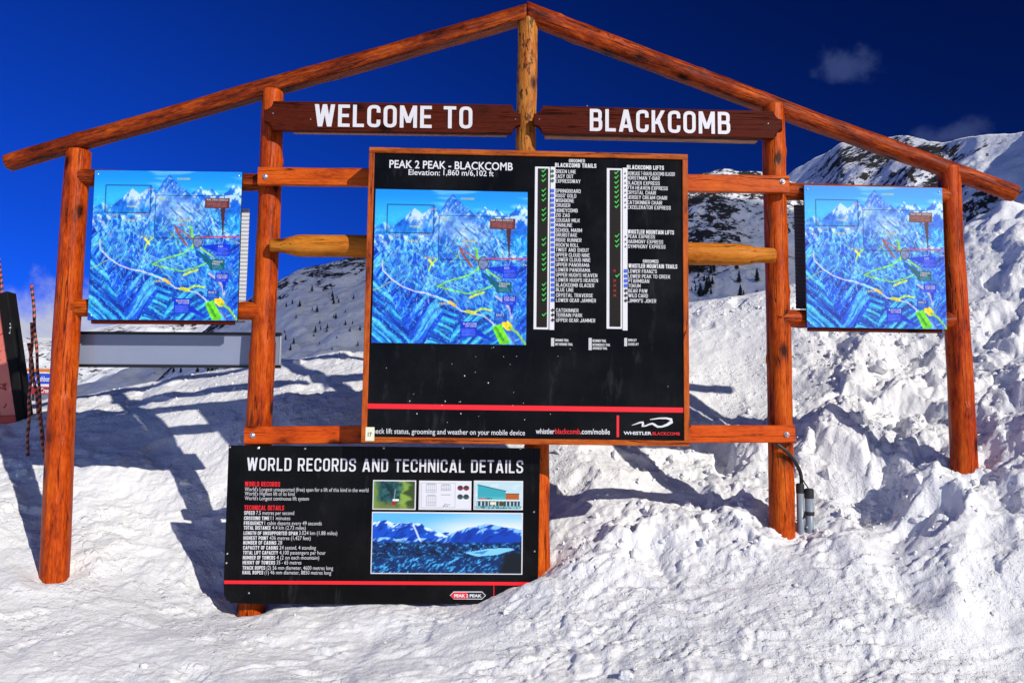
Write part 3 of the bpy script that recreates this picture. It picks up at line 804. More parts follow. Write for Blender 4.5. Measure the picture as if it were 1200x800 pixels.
def ribbon(pts, w, closed):
    pts = [Vector(p) for p in pts]; q = []
    for p in pts:
        if not q or (p - q[-1]).length > 1e-5: q.append(p)
    if closed and (q[0] - q[-1]).length < 1e-5: q.pop()
    n = len(q); v = []; f = []
    for i in range(n):
        d0 = (q[i] - q[i - 1]) if (i or closed) else (q[1] - q[0]); d1 = (q[(i + 1) % n] - q[i]) if (i < n - 1 or closed) else (q[-1] - q[-2])
        d0 = d0.normalized(); d1 = d1.normalized(); m_ = Vector((-(d0.y + d1.y), d0.x + d1.x)).normalized()
        k = w / 2 / max(0.35, m_.dot(Vector((-d0.y, d0.x))))
        v += [tuple(q[i] + m_ * k), tuple(q[i] - m_ * k)]
    for i in range(n if closed else n - 1):
        j = (i + 1) % n; f.append((2 * i, 2 * i + 1, 2 * j + 1, 2 * j))
    return v, f
def glyph(c, t):
    """a narrow sign-painter's capital one unit tall, strokes t wide: (width, list of (points, faces))"""
    w = {'W': .80, 'M': .68, 'I': t, 'N': .56, "'": t * .8, '-': .30, '/': .40, 'E': .46, 'F': .45, 'L': .44, 'T': .50, 'A': .60, 'V': .58, 'K': .56, 'X': .56, 'Y': .56, ',': t, '.': t, ' ': .22}.get(c, .52)
    a = t / 2; l, r, b, u = a, w - a, a, 1 - a; hw = t * .56; g = []
    def pl(pts, rad=.2, closed=False): g.append(ribbon(fillet(pts, rad, closed) if rad else pts, t, closed))
    def vb(x, y0=0, y1=1): g.append(([(x - a, y0), (x + a, y0), (x + a, y1), (x - a, y1)], [(0, 1, 2, 3)]))
    def hb(y, x0, x1): g.append(([(x0, y - a), (x1, y - a), (x1, y + a), (x0, y + a)], [(0, 1, 2, 3)]))
    def dg(x0, y0, x1, y1): g.append(([(x0 - hw, y0), (x0 + hw, y0), (x1 + hw, y1), (x1 - hw, y1)], [(0, 1, 2, 3)]))
    if c in 'O0': pl([(l, b), (r, b), (r, u), (l, u)], .22, True)
    elif c == 'Q': pl([(l, b), (r, b), (r, u), (l, u)], .22, True); dg(r, 0, .6 * w, .25)
    elif c == 'C': pl([(r, .66), (r, u), (l, u), (l, b), (r, b), (r, .34)], .22)
    elif c == 'G': pl([(r, .68), (r, u), (l, u), (l, b), (r, b), (r, .5)], .22); hb(.46, .5 * w, w)
    elif c == 'U': pl([(l, 1), (l, b), (r, b), (r, 1)], .22)
    elif c == 'J': pl([(l, .30), (l, b), (r, b), (r, 1)], .22)
    elif c == 'S': pl([(r, .69), (r, u), (l, u), (l, .53), (r, .47), (r, b), (l, b), (l, .31)], .2)
    elif c == 'B': vb(l); pl([(t, u), (r - .02, u), (r - .02, .52), (t, .52)], .17); pl([(t, .52), (r, .52), (r, b), (t, b)], .19)
    elif c == 'D': vb(l); pl([(t, u), (r, u), (r, b), (t, b)], .22)
    elif c == 'P': vb(l); pl([(t, u), (r, u), (r, .44), (t, .44)], .2)
    elif c == 'R': vb(l); pl([(t, u), (r, u), (r, .46), (t, .46)], .2); dg(w - hw, 0, .52 * w, .48)
    elif c == '2': pl([(l, .68), (l, u), (r, u), (r, .56), (l + .02, b)], .2); hb(b, 0, w)
    elif c == '7': hb(u, 0, w); dg(.34 * w, 0, r, 1 - t)
    elif c == 'E': vb(l); [hb(y, t, x) for y, x in ((b, w), (.51, w * .92), (u, w))]
    elif c == 'F': vb(l); [hb(y, t, x) for y, x in ((.5, w * .92), (u, w))]
    elif c == 'L': vb(l); hb(b, t, w)
    elif c == 'T': vb(w / 2, 0, 1 - t); hb(u, 0, w)
    elif c == 'H': vb(l); vb(r); hb(.51, t, w - t)
    elif c == 'I': vb(l)
    elif c == 'A': dg(hw, 0, w / 2 - t * .08, 1); dg(w - hw, 0, w / 2 + t * .08, 1); hb(.25, w * .25, w * .75)
    elif c == 'V': dg(w / 2, 0, hw, 1); dg(w / 2, 0, w - hw, 1)
    elif c == 'W': dg(.27 * w, 0, hw, 1); dg(.28 * w, 0, .5 * w, 1); dg(.72 * w, 0, .5 * w, 1); dg(.73 * w, 0, w - hw, 1)
    elif c == 'M': vb(l); vb(r); dg(w / 2, .22, l + t * .06, 1); dg(w / 2, .22, r - t * .06, 1)
    elif c == 'N': vb(l); vb(r); dg(r - t * .06, 0, l + t * .06, 1)
    elif c == 'K': vb(l); dg(t * 1.2, .38, w - hw, 1); dg(w - hw, 0, w * .46, .62)
    elif c == 'X': dg(hw, 0, w - hw, 1); dg(w - hw, 0, hw, 1)
    elif c == 'Y': vb(w / 2, 0, .45); dg(w / 2, .40, hw, 1); dg(w / 2, .40, w - hw, 1)
    elif c == 'Z': hb(u, 0, w); hb(b, 0, w); dg(hw, t, w - hw, 1 - t)
    elif c == "'": vb(l * .8, .68, 1)
    elif c == '-': hb(.45, 0, w)
    elif c == '/': dg(hw, 0, w - hw, 1)
    return w, g
def caps(txt, t, gap=0.11):
    x = 0; v = []; f = []; word = 0
    for c in txt:
        w, g = glyph(c, t); word += c == ' '
        for i, (gv, gf) in enumerate(g):
            n = len(v); v += [(x + p[0], p[1], i, word) for p in gv]; f += [tuple(j + n for j in reversed(q)) if _area(gv, q) < 0 else tuple(j + n for j in q) for q in gf]
        x += w + gap
    return v, f
def _area(v, q):
    return sum(v[q[i]][0] * v[q[(i + 1) % len(q)]][1] - v[q[(i + 1) % len(q)]][0] * v[q[i]][1] for i in range(len(q)))
class Board:
    def __init__(s, name, label, cat, corners, Y, group=None):
        s.Y = Y
        tl, tr, br, bl = [P(x, y, Y) for x, y in corners]
        ax = ((tr - tl) + (br - bl)).normalized()
        s.w = ((tr - tl).length + (br - bl).length) / 2; s.h = ((tl - bl).length + (tr - br).length) / 2
        ang = math.atan2(ax.z, ax.x)
        cen = (tl + tr + br + bl) / 4
        s.o = thing(name, label, cat, group=group)
        rot = Matrix.Rotation(-ang, 4, 'Y')
        base = cen - (rot @ Vector((0, 0, s.h / 2)))
        s.m = Matrix.Translation(base) @ rot
        s.o.matrix_world = s.m
        s.inv = s.m.inverted()
        s.x0, s.x1, s.z0, s.z1 = -s.w / 2, s.w / 2, 0.0, s.h
    def L(s, px, py, off=0.0):
        p = s.inv @ P(px, py, s.Y + off)
        return p.x, p.z
    def span(s, a, b, c, d):
        return s.L(a, (b + d) / 2)[0], s.L(c, (b + d) / 2)[0], s.L((a + c) / 2, d)[1], s.L((a + c) / 2, b)[1]
    def rect(s, mb, a, b, c, d, y, mi=0):
        x0, x1, z0, z1 = s.span(a, b, c, d)
        mb.add([(x0, y, z0), (x1, y, z0), (x1, y, z1), (x0, y, z1)], [(0, 1, 2, 3)], mi)
    def cap(s, mb, txt, px0, px1, py_base, cap_px, y=-0.004, t=0.16, mi=0, per=None, gap=0.11, only=None):
        """narrow capitals; bounds as for text()"""
        v, f = caps(txt, t, gap); xb_ = max(p[0] for p in v); f = [q for q in f if only is None or v[q[0]][3] == only]
        used = sorted({i for q in f for i in q}); ren = {j: i for i, j in enumerate(used)}; v = [v[j] for j in used]; f = [tuple(ren[j] for j in q) for q in f]
        x0, z0 = s.L(px0, py_base); zt = s.L(px0, py_base - cap_px)[1]; ky = zt - z0
        kx = (s.L(px1, py_base)[0] - x0) / xb_ if px1 is not None else ky * per
        mb.add([(x0 + p[0] * kx, y - 0.0002 * p[2], z0 + p[1] * ky) for p in v], f, mi)
    def text(s, mb, txt, px0, px1, py_base, cap_px, y=-0.004, bold=0.0, mi=0, per=None):
        """text whose cap height is cap_px, from px0 to px1 (or with PER px of width for each natural unit)"""
        v, f = text2d(txt, bold)
        if not v: return px0
        xa_, xb_ = min(p[0] for p in v), max(p[0] for p in v)
        x0, z0 = s.L(px0, py_base); x1 = s.L(px1, py_base)[0] if px1 is not None else None
        zt = s.L(px0, py_base - cap_px)[1]
        ky = (zt - z0) / CAP
        kx = (x1 - x0) / (xb_ - xa_) if x1 is not None else ky * per
        mb.add([(x0 + (p[0] - xa_) * kx, y, z0 + p[1] * ky) for p in v], f, mi)
        return kx * (xb_ - xa_)
class Lines:
    """collects lines of print; every line becomes a part of its own"""
    def __init__(s, b, name, material, parent=None): s.b, s.n, s.m, s.p = b, name, material, parent or b.o
    def text(s, *a, **k): mb = MB(); s.b.text(mb, *a, **k); return mb.build(s.n, s.m, s.p)
    def cap(s, *a, **k): mb = MB(); s.b.cap(mb, *a, **k); return mb.build(s.n, s.m, s.p)
    def words(s, txt, *a, **k):
        out = []
        for i in range(len(txt.split(' '))):
            mb = MB(); s.b.cap(mb, txt, *a, only=i, **k); out.append(mb.build(s.n, s.m, s.p))
        return out
def concave_ends(x0, x1, z0, z1, cl, cr):
    """outline of a name board whose corners are scooped out"""
    out = []
    r = (z1 - z0) * 0.30
    def arc(cx, cz, a0, a1, n=6):
        return [(cx + r * math.cos(R(a0 + (a1 - a0) * i / n)), cz + r * math.sin(R(a0 + (a1 - a0) * i / n))) for i in range(n + 1)]
    out += arc(x0, z0, 90, 0)[0:] if cl else [(x0, z0)]
    out += arc(x1, z0, 180, 90) if cr else [(x1, z0)]
    out += arc(x1, z1, 270, 180) if cr else [(x1, z1)]
    out += arc(x0, z1, 0, -90) if cl else [(x0, z1)]
    return out
def screw(b, px, py, r=0.009, material=STEEL, y=0.0):
    x, z = b.L(px, py)
    mb = MB(); mb.tube([(0, 0.004, 0), (0, -0.004, 0), (0, -0.007, 0)], [r, r * 0.9, r * 0.4], 12)
    o = mb.build('screw', material, b.o); o.location = (x, y, z)
    return o
def art_grid(b, name, img, a, bb, c, d, y, parent=None):
    """a printed picture: IMG (rows from the top, sRGB 0-255) as a fine sheet between pixel corners (a,bb) and (c,d)"""
    h, w = img.shape[:2]
    x0, x1, z0, z1 = b.span(a, bb, c, d)
    X, Z = np.meshgrid(np.linspace(x0, x1, w), np.linspace(z1, z0, h))
    me = grid_mesh(name, X[::-1], np.full_like(X, y), Z[::-1])
    col = me.attributes.new('ink', 'FLOAT_COLOR', 'POINT')
    rgba = np.concatenate([lin(np.clip(img[::-1], 0, 255)), np.ones((h, w, 1))], -1)
    col.data.foreach_set('color', rgba.reshape(-1).astype(np.float32))
    return link(name, me, parent or b.o, [ART])

# ---- pictures
class Pic:
    def __init__(s, w, h):
        s.w, s.h = w, h
        s.U, s.V = np.meshgrid(np.linspace(0, 1, w), np.linspace(0, 1, h))
        s.im = np.zeros((h, w, 3)); s.px = 1.0 / h; s.asp = w / h
    def blend(s, m, c):
        s.im += (np.asarray(c, float) - s.im) * m[..., None]
    def line(s, pts, w, c, a=1.0):
        d = np.full(s.U.shape, 9.0)
        for (x0, y0), (x1, y1) in zip(pts[:-1], pts[1:]):
            dx, dy = (x1 - x0) * s.asp, y1 - y0
            L2 = dx * dx + dy * dy + 1e-12
            t = np.clip(((s.U - x0) * s.asp * dx + (s.V - y0) * dy) / L2, 0, 1)
            d = np.minimum(d, np.hypot((s.U - x0) * s.asp - t * dx, s.V - y0 - t * dy))
        s.blend(np.clip((w / 2 - d) / s.px + 0.5, 0, 1) * a, c)
    def rect(s, x0, y0, x1, y1, c, a=1.0):
        m = ((s.U >= x0) & (s.U <= x1) & (s.V >= y0) & (s.V <= y1)).astype(float)
        s.blend(m * a, c)
    def poly(s, pts, c, a=1.0):
        m = np.zeros(s.U.shape, bool)
        n = len(pts)
        for i in range(n):
            x0, y0 = pts[i]; x1, y1 = pts[(i + 1) % n]
            if y0 == y1: continue
            m ^= ((s.V >= min(y0, y1)) & (s.V < max(y0, y1)) & (s.U < x0 + (s.V - y0) * (x1 - x0) / (y1 - y0)))
        s.blend(m * a, c)
    def box(s, x0, y0, x1, y1, w, c, a=1.0): s.line([(x0, y0), (x1, y0), (x1, y1), (x0, y1), (x0, y0)], w, c, a)
def trail_map_picture(n=300):
    p = Pic(n, n); U, V = p.U, p.V
    rr = random.Random(5)
    p.im[:] = np.array((18, 140, 240))
    p.blend(sstep(0.0, 0.2, V), (50, 180, 250))
    p.blend(sstep(0.1, 0.5, fbm(U * 4, V * 22, 5, 4)) * 0.4 * (V < 0.2), (190, 230, 255))
    # painted relief: light ridges and blue hollows, warped
    wu = U + 0.05 * fbm(U * 5, V * 5, 8, 3); wv = V + 0.05 * fbm(U * 5 + 3, V * 5, 9, 3)
    g1 = 1 - np.abs(fbm(wu * 17 + 1.5 * wv, wv * 11, 12, 4, 0.55)) * 2.6
    g2 = fbm(wu * 46, wv * 26, 15, 3, 0.6)
    def range_(pts, body, lit, jag, seed):
        x = [a for a, _ in pts]; y = [b for _, b in pts]
        top = np.interp(U, x, y) + jag * fbm(U * 30, U * 0 + seed, seed, 4, 0.6)
        m = sstep(-0.004, 0.004, V - top)
        p.blend(m, body)
        st = fbm((U + (V - top) * 0.5) * 34, (V - top) * 7, seed + 2, 4, 0.6) + fbm((U - (V - top) * 0.6) * 30, (V - top) * 8, seed + 3, 3)
        p.blend(m * sstep(0.05, 0.35, st) * np.clip(1.0 - (V - top) * 5, 0.08, 0.8), lit)
        p.blend(m * sstep(0.05, 0.4, -st) * 0.7, (12, 70, 190))
        return m
    range_([(0.6, 0.24), (0.66, 0.15), (0.72, 0.10), (0.755, 0.135), (0.79, 0.11), (0.86, 0.16), (0.91, 0.13), (0.95, 0.075), (1, 0.12)], (60, 160, 240), (235, 248, 255), 0.006, 31)
    range_([(0, 0.27), (0.06, 0.22), (0.12, 0.25), (0.2, 0.18), (0.26, 0.12), (0.31, 0.16), (0.38, 0.10), (0.45, 0.16)], (30, 120, 225), (215, 238, 255), 0.006, 41)
    body = sstep(0.20, 0.34, V + 0.03 * fbm(U * 8, V * 8, 61, 3))
    p.blend(body, (30, 146, 232))
    m = range_([(0.36, 0.30), (0.42, 0.155), (0.47, 0.06), (0.51, 0.02), (0.535, 0.055), (0.60, 0.11), (0.68, 0.18), (0.80, 0.30), (0.92, 0.42)], (44, 110, 210), (225, 240, 255), 0.004, 51)
    land = np.maximum(body, m * 0.6)
    p.blend(land * sstep(0.60, 0.92, g1) * 0.75, (96, 205, 250))
    p.blend(land * sstep(0.90, 1.0, g1) * 0.55 * sstep(0.75, 0.3, V), (225, 244, 255))
    p.blend(land * sstep(0.08, 0.45, g2) * 0.6, (14, 74, 210))
    p.blend(land * sstep(0.1, 0.5, -g2) * 0.45, (70, 190, 245))
    # bright bowls
    bowl = np.exp(-(((U - 0.60 - 0.35 * (V - 0.28)) / 0.13) ** 2 + ((V - 0.28) / 0.10) ** 2))
    p.blend(np.clip(bowl * (0.75 + 0.6 * g2), 0, 1) * 0.8, (215, 238, 255))
    bowl = np.exp(-(((U - 0.30) / 0.06) ** 2 + ((V - 0.20) / 0.05) ** 2))
    p.blend(np.clip(bowl * (0.8 + 0.6 * g2), 0, 1) * 0.6, (215, 225, 245))
    for _ in range(26):                                  # dark strokes of rock
        x = rr.uniform(0.52, 0.86); y = rr.uniform(0.2, 0.42)
        p.line([(x, y), (x + rr.uniform(0.03, 0.09), y + rr.uniform(0.02, 0.06))], 0.005, (30, 50, 110), 0.75)
    # forest slopes at the foot, hatched along the fall line
    def hatch(pts, ang, c1, c2, sc=60):
        q = Pic(n, n); q.poly(pts, (1, 1, 1)); k = q.im[..., 0]
        k = k
        s_ = U * math.cos(ang) + V * math.sin(ang); t_ = -U * math.sin(ang) + V * math.cos(ang)
        h = fbm(s_ * sc * 0.05, t_ * sc * 0.75 + 1.0 * fbm(U * 6, V * 6, 73, 3), 71, 3, 0.6)
        p.blend(k * 0.96, c1); p.blend(k * sstep(-0.02, 0.2, h), c2); p.blend(k * sstep(0.22, 0.4, h) * 0.7, (100, 205, 235)); p.blend(k * sstep(0.12, 0.4, -h) * 0.85, (8, 40, 150))
        p.blend(k * sstep(0.35, 0.6, fbm(U * 90, V * 90, 74, 2)) * 0.5, (120, 220, 240))
    hatch([(0, 0.36), (0.06, 0.46), (0.1, 0.58), (0.28, 0.67), (0.44, 0.72), (0.52, 0.78), (0.52, 1.0), (0, 1.0)], -0.9, (20, 78, 215), (50, 140, 235))
    hatch([(0, 0.55), (0.12, 0.70), (0.26, 1.0), (0, 1.0)], 0.75, (22, 92, 200), (44, 165, 220))
    hatch([(0.40, 0.67), (0.52, 0.72), (0.56, 0.78), (0.50, 1.0), (0.34, 1.0), (0.46, 0.82)], 0.4, (24, 96, 200), (50, 180, 215))
    hatch([(0.56, 0.78), (0.72, 0.76), (0.80, 0.86), (0.84, 1.0), (0.5, 1.0)], -0.75, (16, 84, 190), (42, 160, 205))
    hatch([(0.9, 0.45), (1.0, 0.42), (1.0, 0.95), (0.93, 0.85), (0.97, 0.7)], -0.8, (18, 84, 215), (40, 140, 230))
    # runs cut through the forest
    for k in range(70):
        x = rr.uniform(0.06, 0.92); y = rr.uniform(0.30, 0.62); a = rr.uniform(-0.9, 0.9); pts = [(x, y)]
        for _ in range(rr.randint(4, 9)):
            a += rr.uniform(-0.5, 0.5); a = max(-1.2, min(1.2, a)); x += 0.028 * math.sin(a) + 0.004; y += 0.026 * math.cos(a); pts.append((x, y))
        c = rr.choice([(170, 226, 255), (110, 210, 250), (215, 240, 255), (90, 205, 245), (140, 220, 90), (225, 215, 90), (12, 64, 185)])
        p.line(pts, rr.choice([0.003, 0.004, 0.006]), c, 0.65)
    for k in range(900):
        x = rr.uniform(0.05, 0.97); y = rr.uniform(0.32, 0.80)
        a = rr.uniform(0.1, 1.2) if x > .5 else rr.uniform(-1.0, 0.7)
        l = rr.uniform(0.010, 0.034)
        p.line([(x, y), (x + l * math.sin(a), y + l * math.cos(a))], 0.0032, rr.choice([(10, 54, 180), (20, 80, 205), (60, 195, 235), (110, 215, 250), (190, 232, 255), (16, 130, 180)]), 0.75)
    # road round the hill
    road = [(0.055, 0.47), (0.06, 0.53), (0.12, 0.59), (0.19, 0.635), (0.27, 0.665), (0.34, 0.675), (0.42, 0.70), (0.48, 0.725), (0.53, 0.75), (0.57, 0.78)]
    p.line(road, 0.008, (205, 205, 232)); p.line([(0.57, 0.785), (0.64, 0.80), (0.72, 0.815), (0.78, 0.86), (0.82, 0.92)], 0.009, (195, 200, 225))
    p.line([(0.80, 0.69), (0.86, 0.73), (0.895, 0.78), (0.905, 0.83)], 0.014, (200, 185, 205))
    for a in ([(0.86, 0.865), (0.90, 0.885), (0.94, 0.93), (0.98, 0.985)], [(0.90, 0.91), (0.93, 0.90), (0.95, 0.92)], [(0.86, 0.93), (0.90, 0.955), (0.93, 0.99)]): p.line(a, 0.006, (140, 70, 170))
    # open trails
    gr = (130, 225, 40); ye = (235, 225, 50)
    p.line([(0.69, 0.50), (0.62, 0.555), (0.50, 0.59), (0.415, 0.63), (0.52, 0.655), (0.62, 0.675), (0.72, 0.645), (0.82, 0.60)], 0.008, gr)
    p.line([(0.70, 0.455), (0.71, 0.49), (0.75, 0.53), (0.82, 0.575)], 0.011, (150, 220, 60))
    p.line([(0.66, 0.375), (0.675, 0.40), (0.67, 0.42), (0.69, 0.47), (0.68, 0.52)], 0.013, gr)
    p.line([(0.415, 0.45), (0.375, 0.485), (0.36, 0.53)], 0.009, (170, 225, 40)); p.line([(0.36, 0.46), (0.385, 0.49)], 0.014, ye)
    p.line([(0.60, 0.79), (0.66, 0.795), (0.71, 0.77), (0.77, 0.78)], 0.012, (190, 225, 50))
    p.line([(0.50, 0.73), (0.535, 0.755)], 0.018, (238, 190, 60)); p.line([(0.63, 0.70), (0.67, 0.68), (0.72, 0.665)], 0.015, (190, 215, 60))
    p.line([(0.62, 0.79), (0.66, 0.80)], 0.022, (215, 215, 50))
    p.line([(0.56, 0.375), (0.575, 0.41), (0.60, 0.45), (0.64, 0.50)], 0.013, (150, 75, 50)); p.line([(0.575, 0.39), (0.63, 0.42), (0.69, 0.47)], 0.010, (170, 90, 80))
    e = ((U - 0.715) / 0.035) ** 2 + ((V - 0.475) / 0.045) ** 2
    p.blend((e < 1) * 0.9, (60, 50, 80)); p.blend((e < 0.7) * 0.9, (120, 135, 175))
    p.poly([(0.775, 0.885), (0.835, 0.865), (0.90, 0.985), (0.86, 1.0), (0.83, 1.0)], (110, 215, 40)); p.line([(0.80, 0.89), (0.85, 0.97)], 0.018, (60, 150, 30), 0.7)
    p.line([(0.865, 0.865), (0.885, 0.885)], 0.05, (245, 215, 40)); p.line([(0.89, 0.89), (0.94, 0.92), (0.97, 0.96), (1.0, 1.0)], 0.014, (120, 200, 70))
    # place names, as coloured tabs too small to read
    for x, y, w_, c in ((0.56, 0.045, .09, (180, 190, 90)), (0.23, 0.235, .08, (190, 200, 110)), (0.20, 0.33, .09, (190, 200, 120)), (0.33, 0.44, .08, (195, 170, 90)), (0.44, 0.185, .07, (180, 180, 110)), (0.57, 0.325, .09, (200, 190, 100)), (0.58, 0.355, .06, (200, 110, 90)), (0.43, 0.735, .10, (215, 190, 90)), (0.40, 0.77, .07, (60, 120, 190)), (0.26, 0.285, .12, (170, 150, 170)), (0.12, 0.30, .06, (170, 150, 160)), (0.36, 0.12, .05, (190, 170, 170))):
        for q in range(int(w_ / 0.009)): p.rect(x + q * 0.009, y, x + q * 0.009 + 0.006, y + 0.013, c, 0.8)
    # inset frames
    p.box(0.08, 0.10, 0.385, 0.285, 0.006, (20, 30, 70), 0.75); p.box(0.42, 0.165, 0.885, 0.455, 0.005, (25, 35, 80), 0.7)
    p.line([(0.74, 0.443), (1.0, 0.443)], 0.008, (200, 40, 70))
    # callouts
    br = (96, 42, 40); bl = (14, 50, 200); tl = (8, 92, 110); nb = (12, 70, 170)
    p.poly([(0.86, 0.25), (0.895, 0.25), (0.882, 0.44)], (70, 40, 50)); p.rect(0.755, 0.18, 0.92, 0.25, br)
    p.poly([(0.72, 0.505), (0.85, 0.49), (0.85, 0.545)], bl); p.rect(0.845, 0.49, 0.935, 0.57, bl)
    p.poly([(0.70, 0.52), (0.815, 0.60), (0.81, 0.66)], tl); p.rect(0.81, 0.595, 0.90, 0.665, tl)
    p.poly([(0.89, 0.74), (0.92, 0.74), (0.90, 0.82)], bl); p.rect(0.84, 0.685, 0.93, 0.745, bl)
    p.rect(0.79, 0.80, 0.875, 0.855, nb)
    p.poly([(0.675, 0.90), (0.68, 0.945), (0.81, 0.985)], bl); p.rect(0.57, 0.855, 0.68, 0.955, bl)
    for x0, y0, x1, y1, c in ((0.765, 0.208, 0.91, 0.243, (170, 110, 110)), (0.853, 0.52, 0.928, 0.563, (110, 140, 235)), (0.82, 0.635, 0.89, 0.658, (90, 150, 165)), (0.848, 0.727, 0.92, 0.74, (110, 140, 235)), (0.80, 0.825, 0.86, 0.848, (100, 140, 220)), (0.58, 0.905, 0.67, 0.945, (110, 140, 235))):
        y = y0
        while y < y1:
            p.line([(x0, y), (x1 - rr.uniform(0, .015), y)], 0.004, c, 0.8); y += 0.0095
    k = 0.97 + 0.22 * fbm(U * 60, V * 60, 91, 3) * sstep(0.12, 0.25, V)
    p.im *= np.clip(k, 0.65, 1.3)[..., None]
    return np.clip(p.im, 0, 255)
MAP_IM = trail_map_picture()
MAP_TXT = (('PEAK 2 PEAK GONDOLA', 0.765, 0.91, 0.2), ('KIDS', 0.853, 0.885, 0.512), ('TERRAIN', 0.818, 0.888, 0.615), ('PARKS', 0.818, 0.868, 0.63), ('COCA COLA', 0.85, 0.922, 0.705), ('TUBE PARK', 0.85, 0.922, 0.72), ('BASE II', 0.80, 0.85, 0.818), ('BLACKCOMB', 0.585, 0.672, 0.875), ('DAY LODGE', 0.60, 0.672, 0.89))
def put_map(b, a, bb, c, d, y):
    o = art_grid(b, 'map_print', MAP_IM, a, bb, c, d, y)
    for t, u0, u1, v in MAP_TXT:
        mb = MB(); b.text(mb, t, a + (c - a) * u0, a + (c - a) * u1, bb + (d - bb) * v, (d - bb) * 0.013, y - 0.002, 0.0); mb.build('callout_lettering', WHITE, o)
    return o

# ---- the two name boards
def name_board(label, xl, xr, corners, txt, tx0, tx1, tyb, cap, batten, screws):
    b = Board('name_board', label, 'name board', corners, -0.17)
    mb = MB(); mb.prism(concave_ends(b.x0, b.x1, b.z0, b.z1, True, True), 0, 0.05)
    mb.build('board', BOARD_WOOD, b.o, bevel=0.004)
    m2 = MB()
    x0, z1 = b.L(batten[0], batten[1], 0.06); x1, z0 = b.L(batten[2], batten[3], 0.06)
    m2.box(x0, x1, 0.056, 0.13, z0, z1); m2.build('batten', BATTEN, b.o, bevel=0.003)
    ln = Lines(b, 'lettering', LETTER)
    for o in ln.words(txt, tx0, tx1, tyb, cap, -0.007, 0.148, gap=0.125):      # letters have a little body
        so_ = o.modifiers.new('body', 'SOLIDIFY'); so_.thickness = 0.006; so_.offset = -1
    for sx, sy in screws: screw(b, sx, sy, 0.006)
    return b
name_board('dark stained board reading WELCOME TO under the roof poles', 0, 0, [(309, 118.5), (610.5, 122.6), (610.5, 157), (309, 152)], 'WELCOME TO', 368.5, 553.5, 148.6, 26, (343, 135, 594, 157.5), ((320, 133), (604, 140), (364, 140)))
name_board('dark stained board reading BLACKCOMB under the roof poles', 0, 0, [(625.5, 123), (917, 131), (917, 162), (625.5, 156.5)], 'BLACKCOMB', 691, 855.5, 154.0, 26, (639, 138, 888, 165.5), ((632, 140), (900, 145), (688, 124.5)))

# ---- trail status board
YM = -0.42
tb = Board('trail_status_board', 'large black wood-framed trail status board with map and white lists of runs and lifts', 'status board', [(431, 172.5), (805.5, 180.5), (809, 523), (424.5, 518)], YM)
fw = 0.040
mb = MB(); mb.box(tb.x0 + fw * 0.6, tb.x1 - fw * 0.6, 0.014, 0.20, tb.z0 + fw * 0.6, tb.z1 - fw * 0.6); mb.build('panel', BLACK, tb.o)
for nm, args, mt in (('frame_rail', (tb.x0, tb.x1, 0.0, 0.19, tb.z1 - fw, tb.z1), FRAMEW), ('frame_rail', (tb.x0, tb.x1, 0.0, 0.19, tb.z0, tb.z0 + fw), FRAMEW), ('frame_stile', (tb.x0, tb.x0 + fw, 0.002, 0.188, tb.z0 + fw, tb.z1 - fw), FRAMEWZ), ('frame_stile', (tb.x1 - fw, tb.x1, 0.002, 0.188, tb.z0 + fw, tb.z1 - fw), FRAMEWZ)):
    m_ = MB(); m_.box(*args); m_.build(nm, mt, tb.o, bevel=0.004)
for (bx0, by0, bx1, by1) in ((450, 196, 480, 300), (760, 204, 790, 300)):
    x0, z1 = tb.L(bx0, by0); x1, z0 = tb.L(bx1, by1)
    m_ = MB(); m_.box(x0, x1, 0.20, 0.262, z0, z0 + 0.7); m_.build('standoff', FRAMEWZ, tb.o)
YP = 0.012      # print lies on the panel, inside the frame
put_map(tb, 437.5, 222.8, 617.5, 402.6, YP)
ln = Lines(tb, 'heading', WHITE); ln.text('PEAK 2 PEAK - BLACKCOMB', 456, 601, 196, 8.8, YP, 0.016); ln.text('Elevation:', 478.5, 515.5, 204.4, 6.4, YP, 0.008); ln.text('1,860 m/6,102 ft', 519.5, 578.5, 204.8, 6.4, YP, 0.008)
mb = MB(); tb.rect(mb, 430.5, 475.0, 804, 480.9, YP); mb.build('red_stripe', RED, tb.o)
def cy(v): return 170 + v / 3.2
def cx(v): return 610 + v / 3.2
LEFT = [('GREEN LINE', 97, 1, 'c'), ('EASY OUT', 115, 1, 'c'), ('EXPRESSWAY', 133, 1, 'c'), ('SPRINGBOARD', 170, 1, 's'), ("ROSS' GOLD", 188, 1, 's'), ('WISHBONE', 206, 1, 's'), ('CRUISER', 224, 0, 's'), ('HONEYCOMB', 243, 1, 's'), ('ZIG ZAG', 261, 1, 's'), ('COUGAR MILK', 280, 1, 's'), ('MAINLINE', 298, 0, 's'), ('SCHOOL MARM', 317, 0, 's'), ('GRUBSTAKE', 335, 0, 's'), ('RIDGE RUNNER', 354, 1, 's'), ("ROCK'N ROLL", 373, 1, 's'), ('TWIST AND SHOUT', 391, 0, 's'), ('UPPER CLOUD NINE', 410, 1, 's'), ('LOWER CLOUD NINE', 428, 1, 's'), ('UPPER PANORAMA', 447, 1, 's'), ('LOWER PANORAMA', 466, 1, 's'), ("UPPER HUGH'S HEAVEN", 485, 0, 's'), ("LOWER HUGH'S HEAVEN", 504, 0, 's'), ('BLACKCOMB GLACIER', 523, 1, 's'), ('BLUE LINE', 541, 1, 's'), ('CRYSTAL TRAVERSE', 561, 1, 's'), ('LOWER GEAR JAMMER', 580, 1, 's'), ('CATSKINNER', 618, 0, 'd'), ('TERRAIN PARK', 636, 1, 'd'), ('UPPER GEAR JAMMER', 655, 0, 'd')]
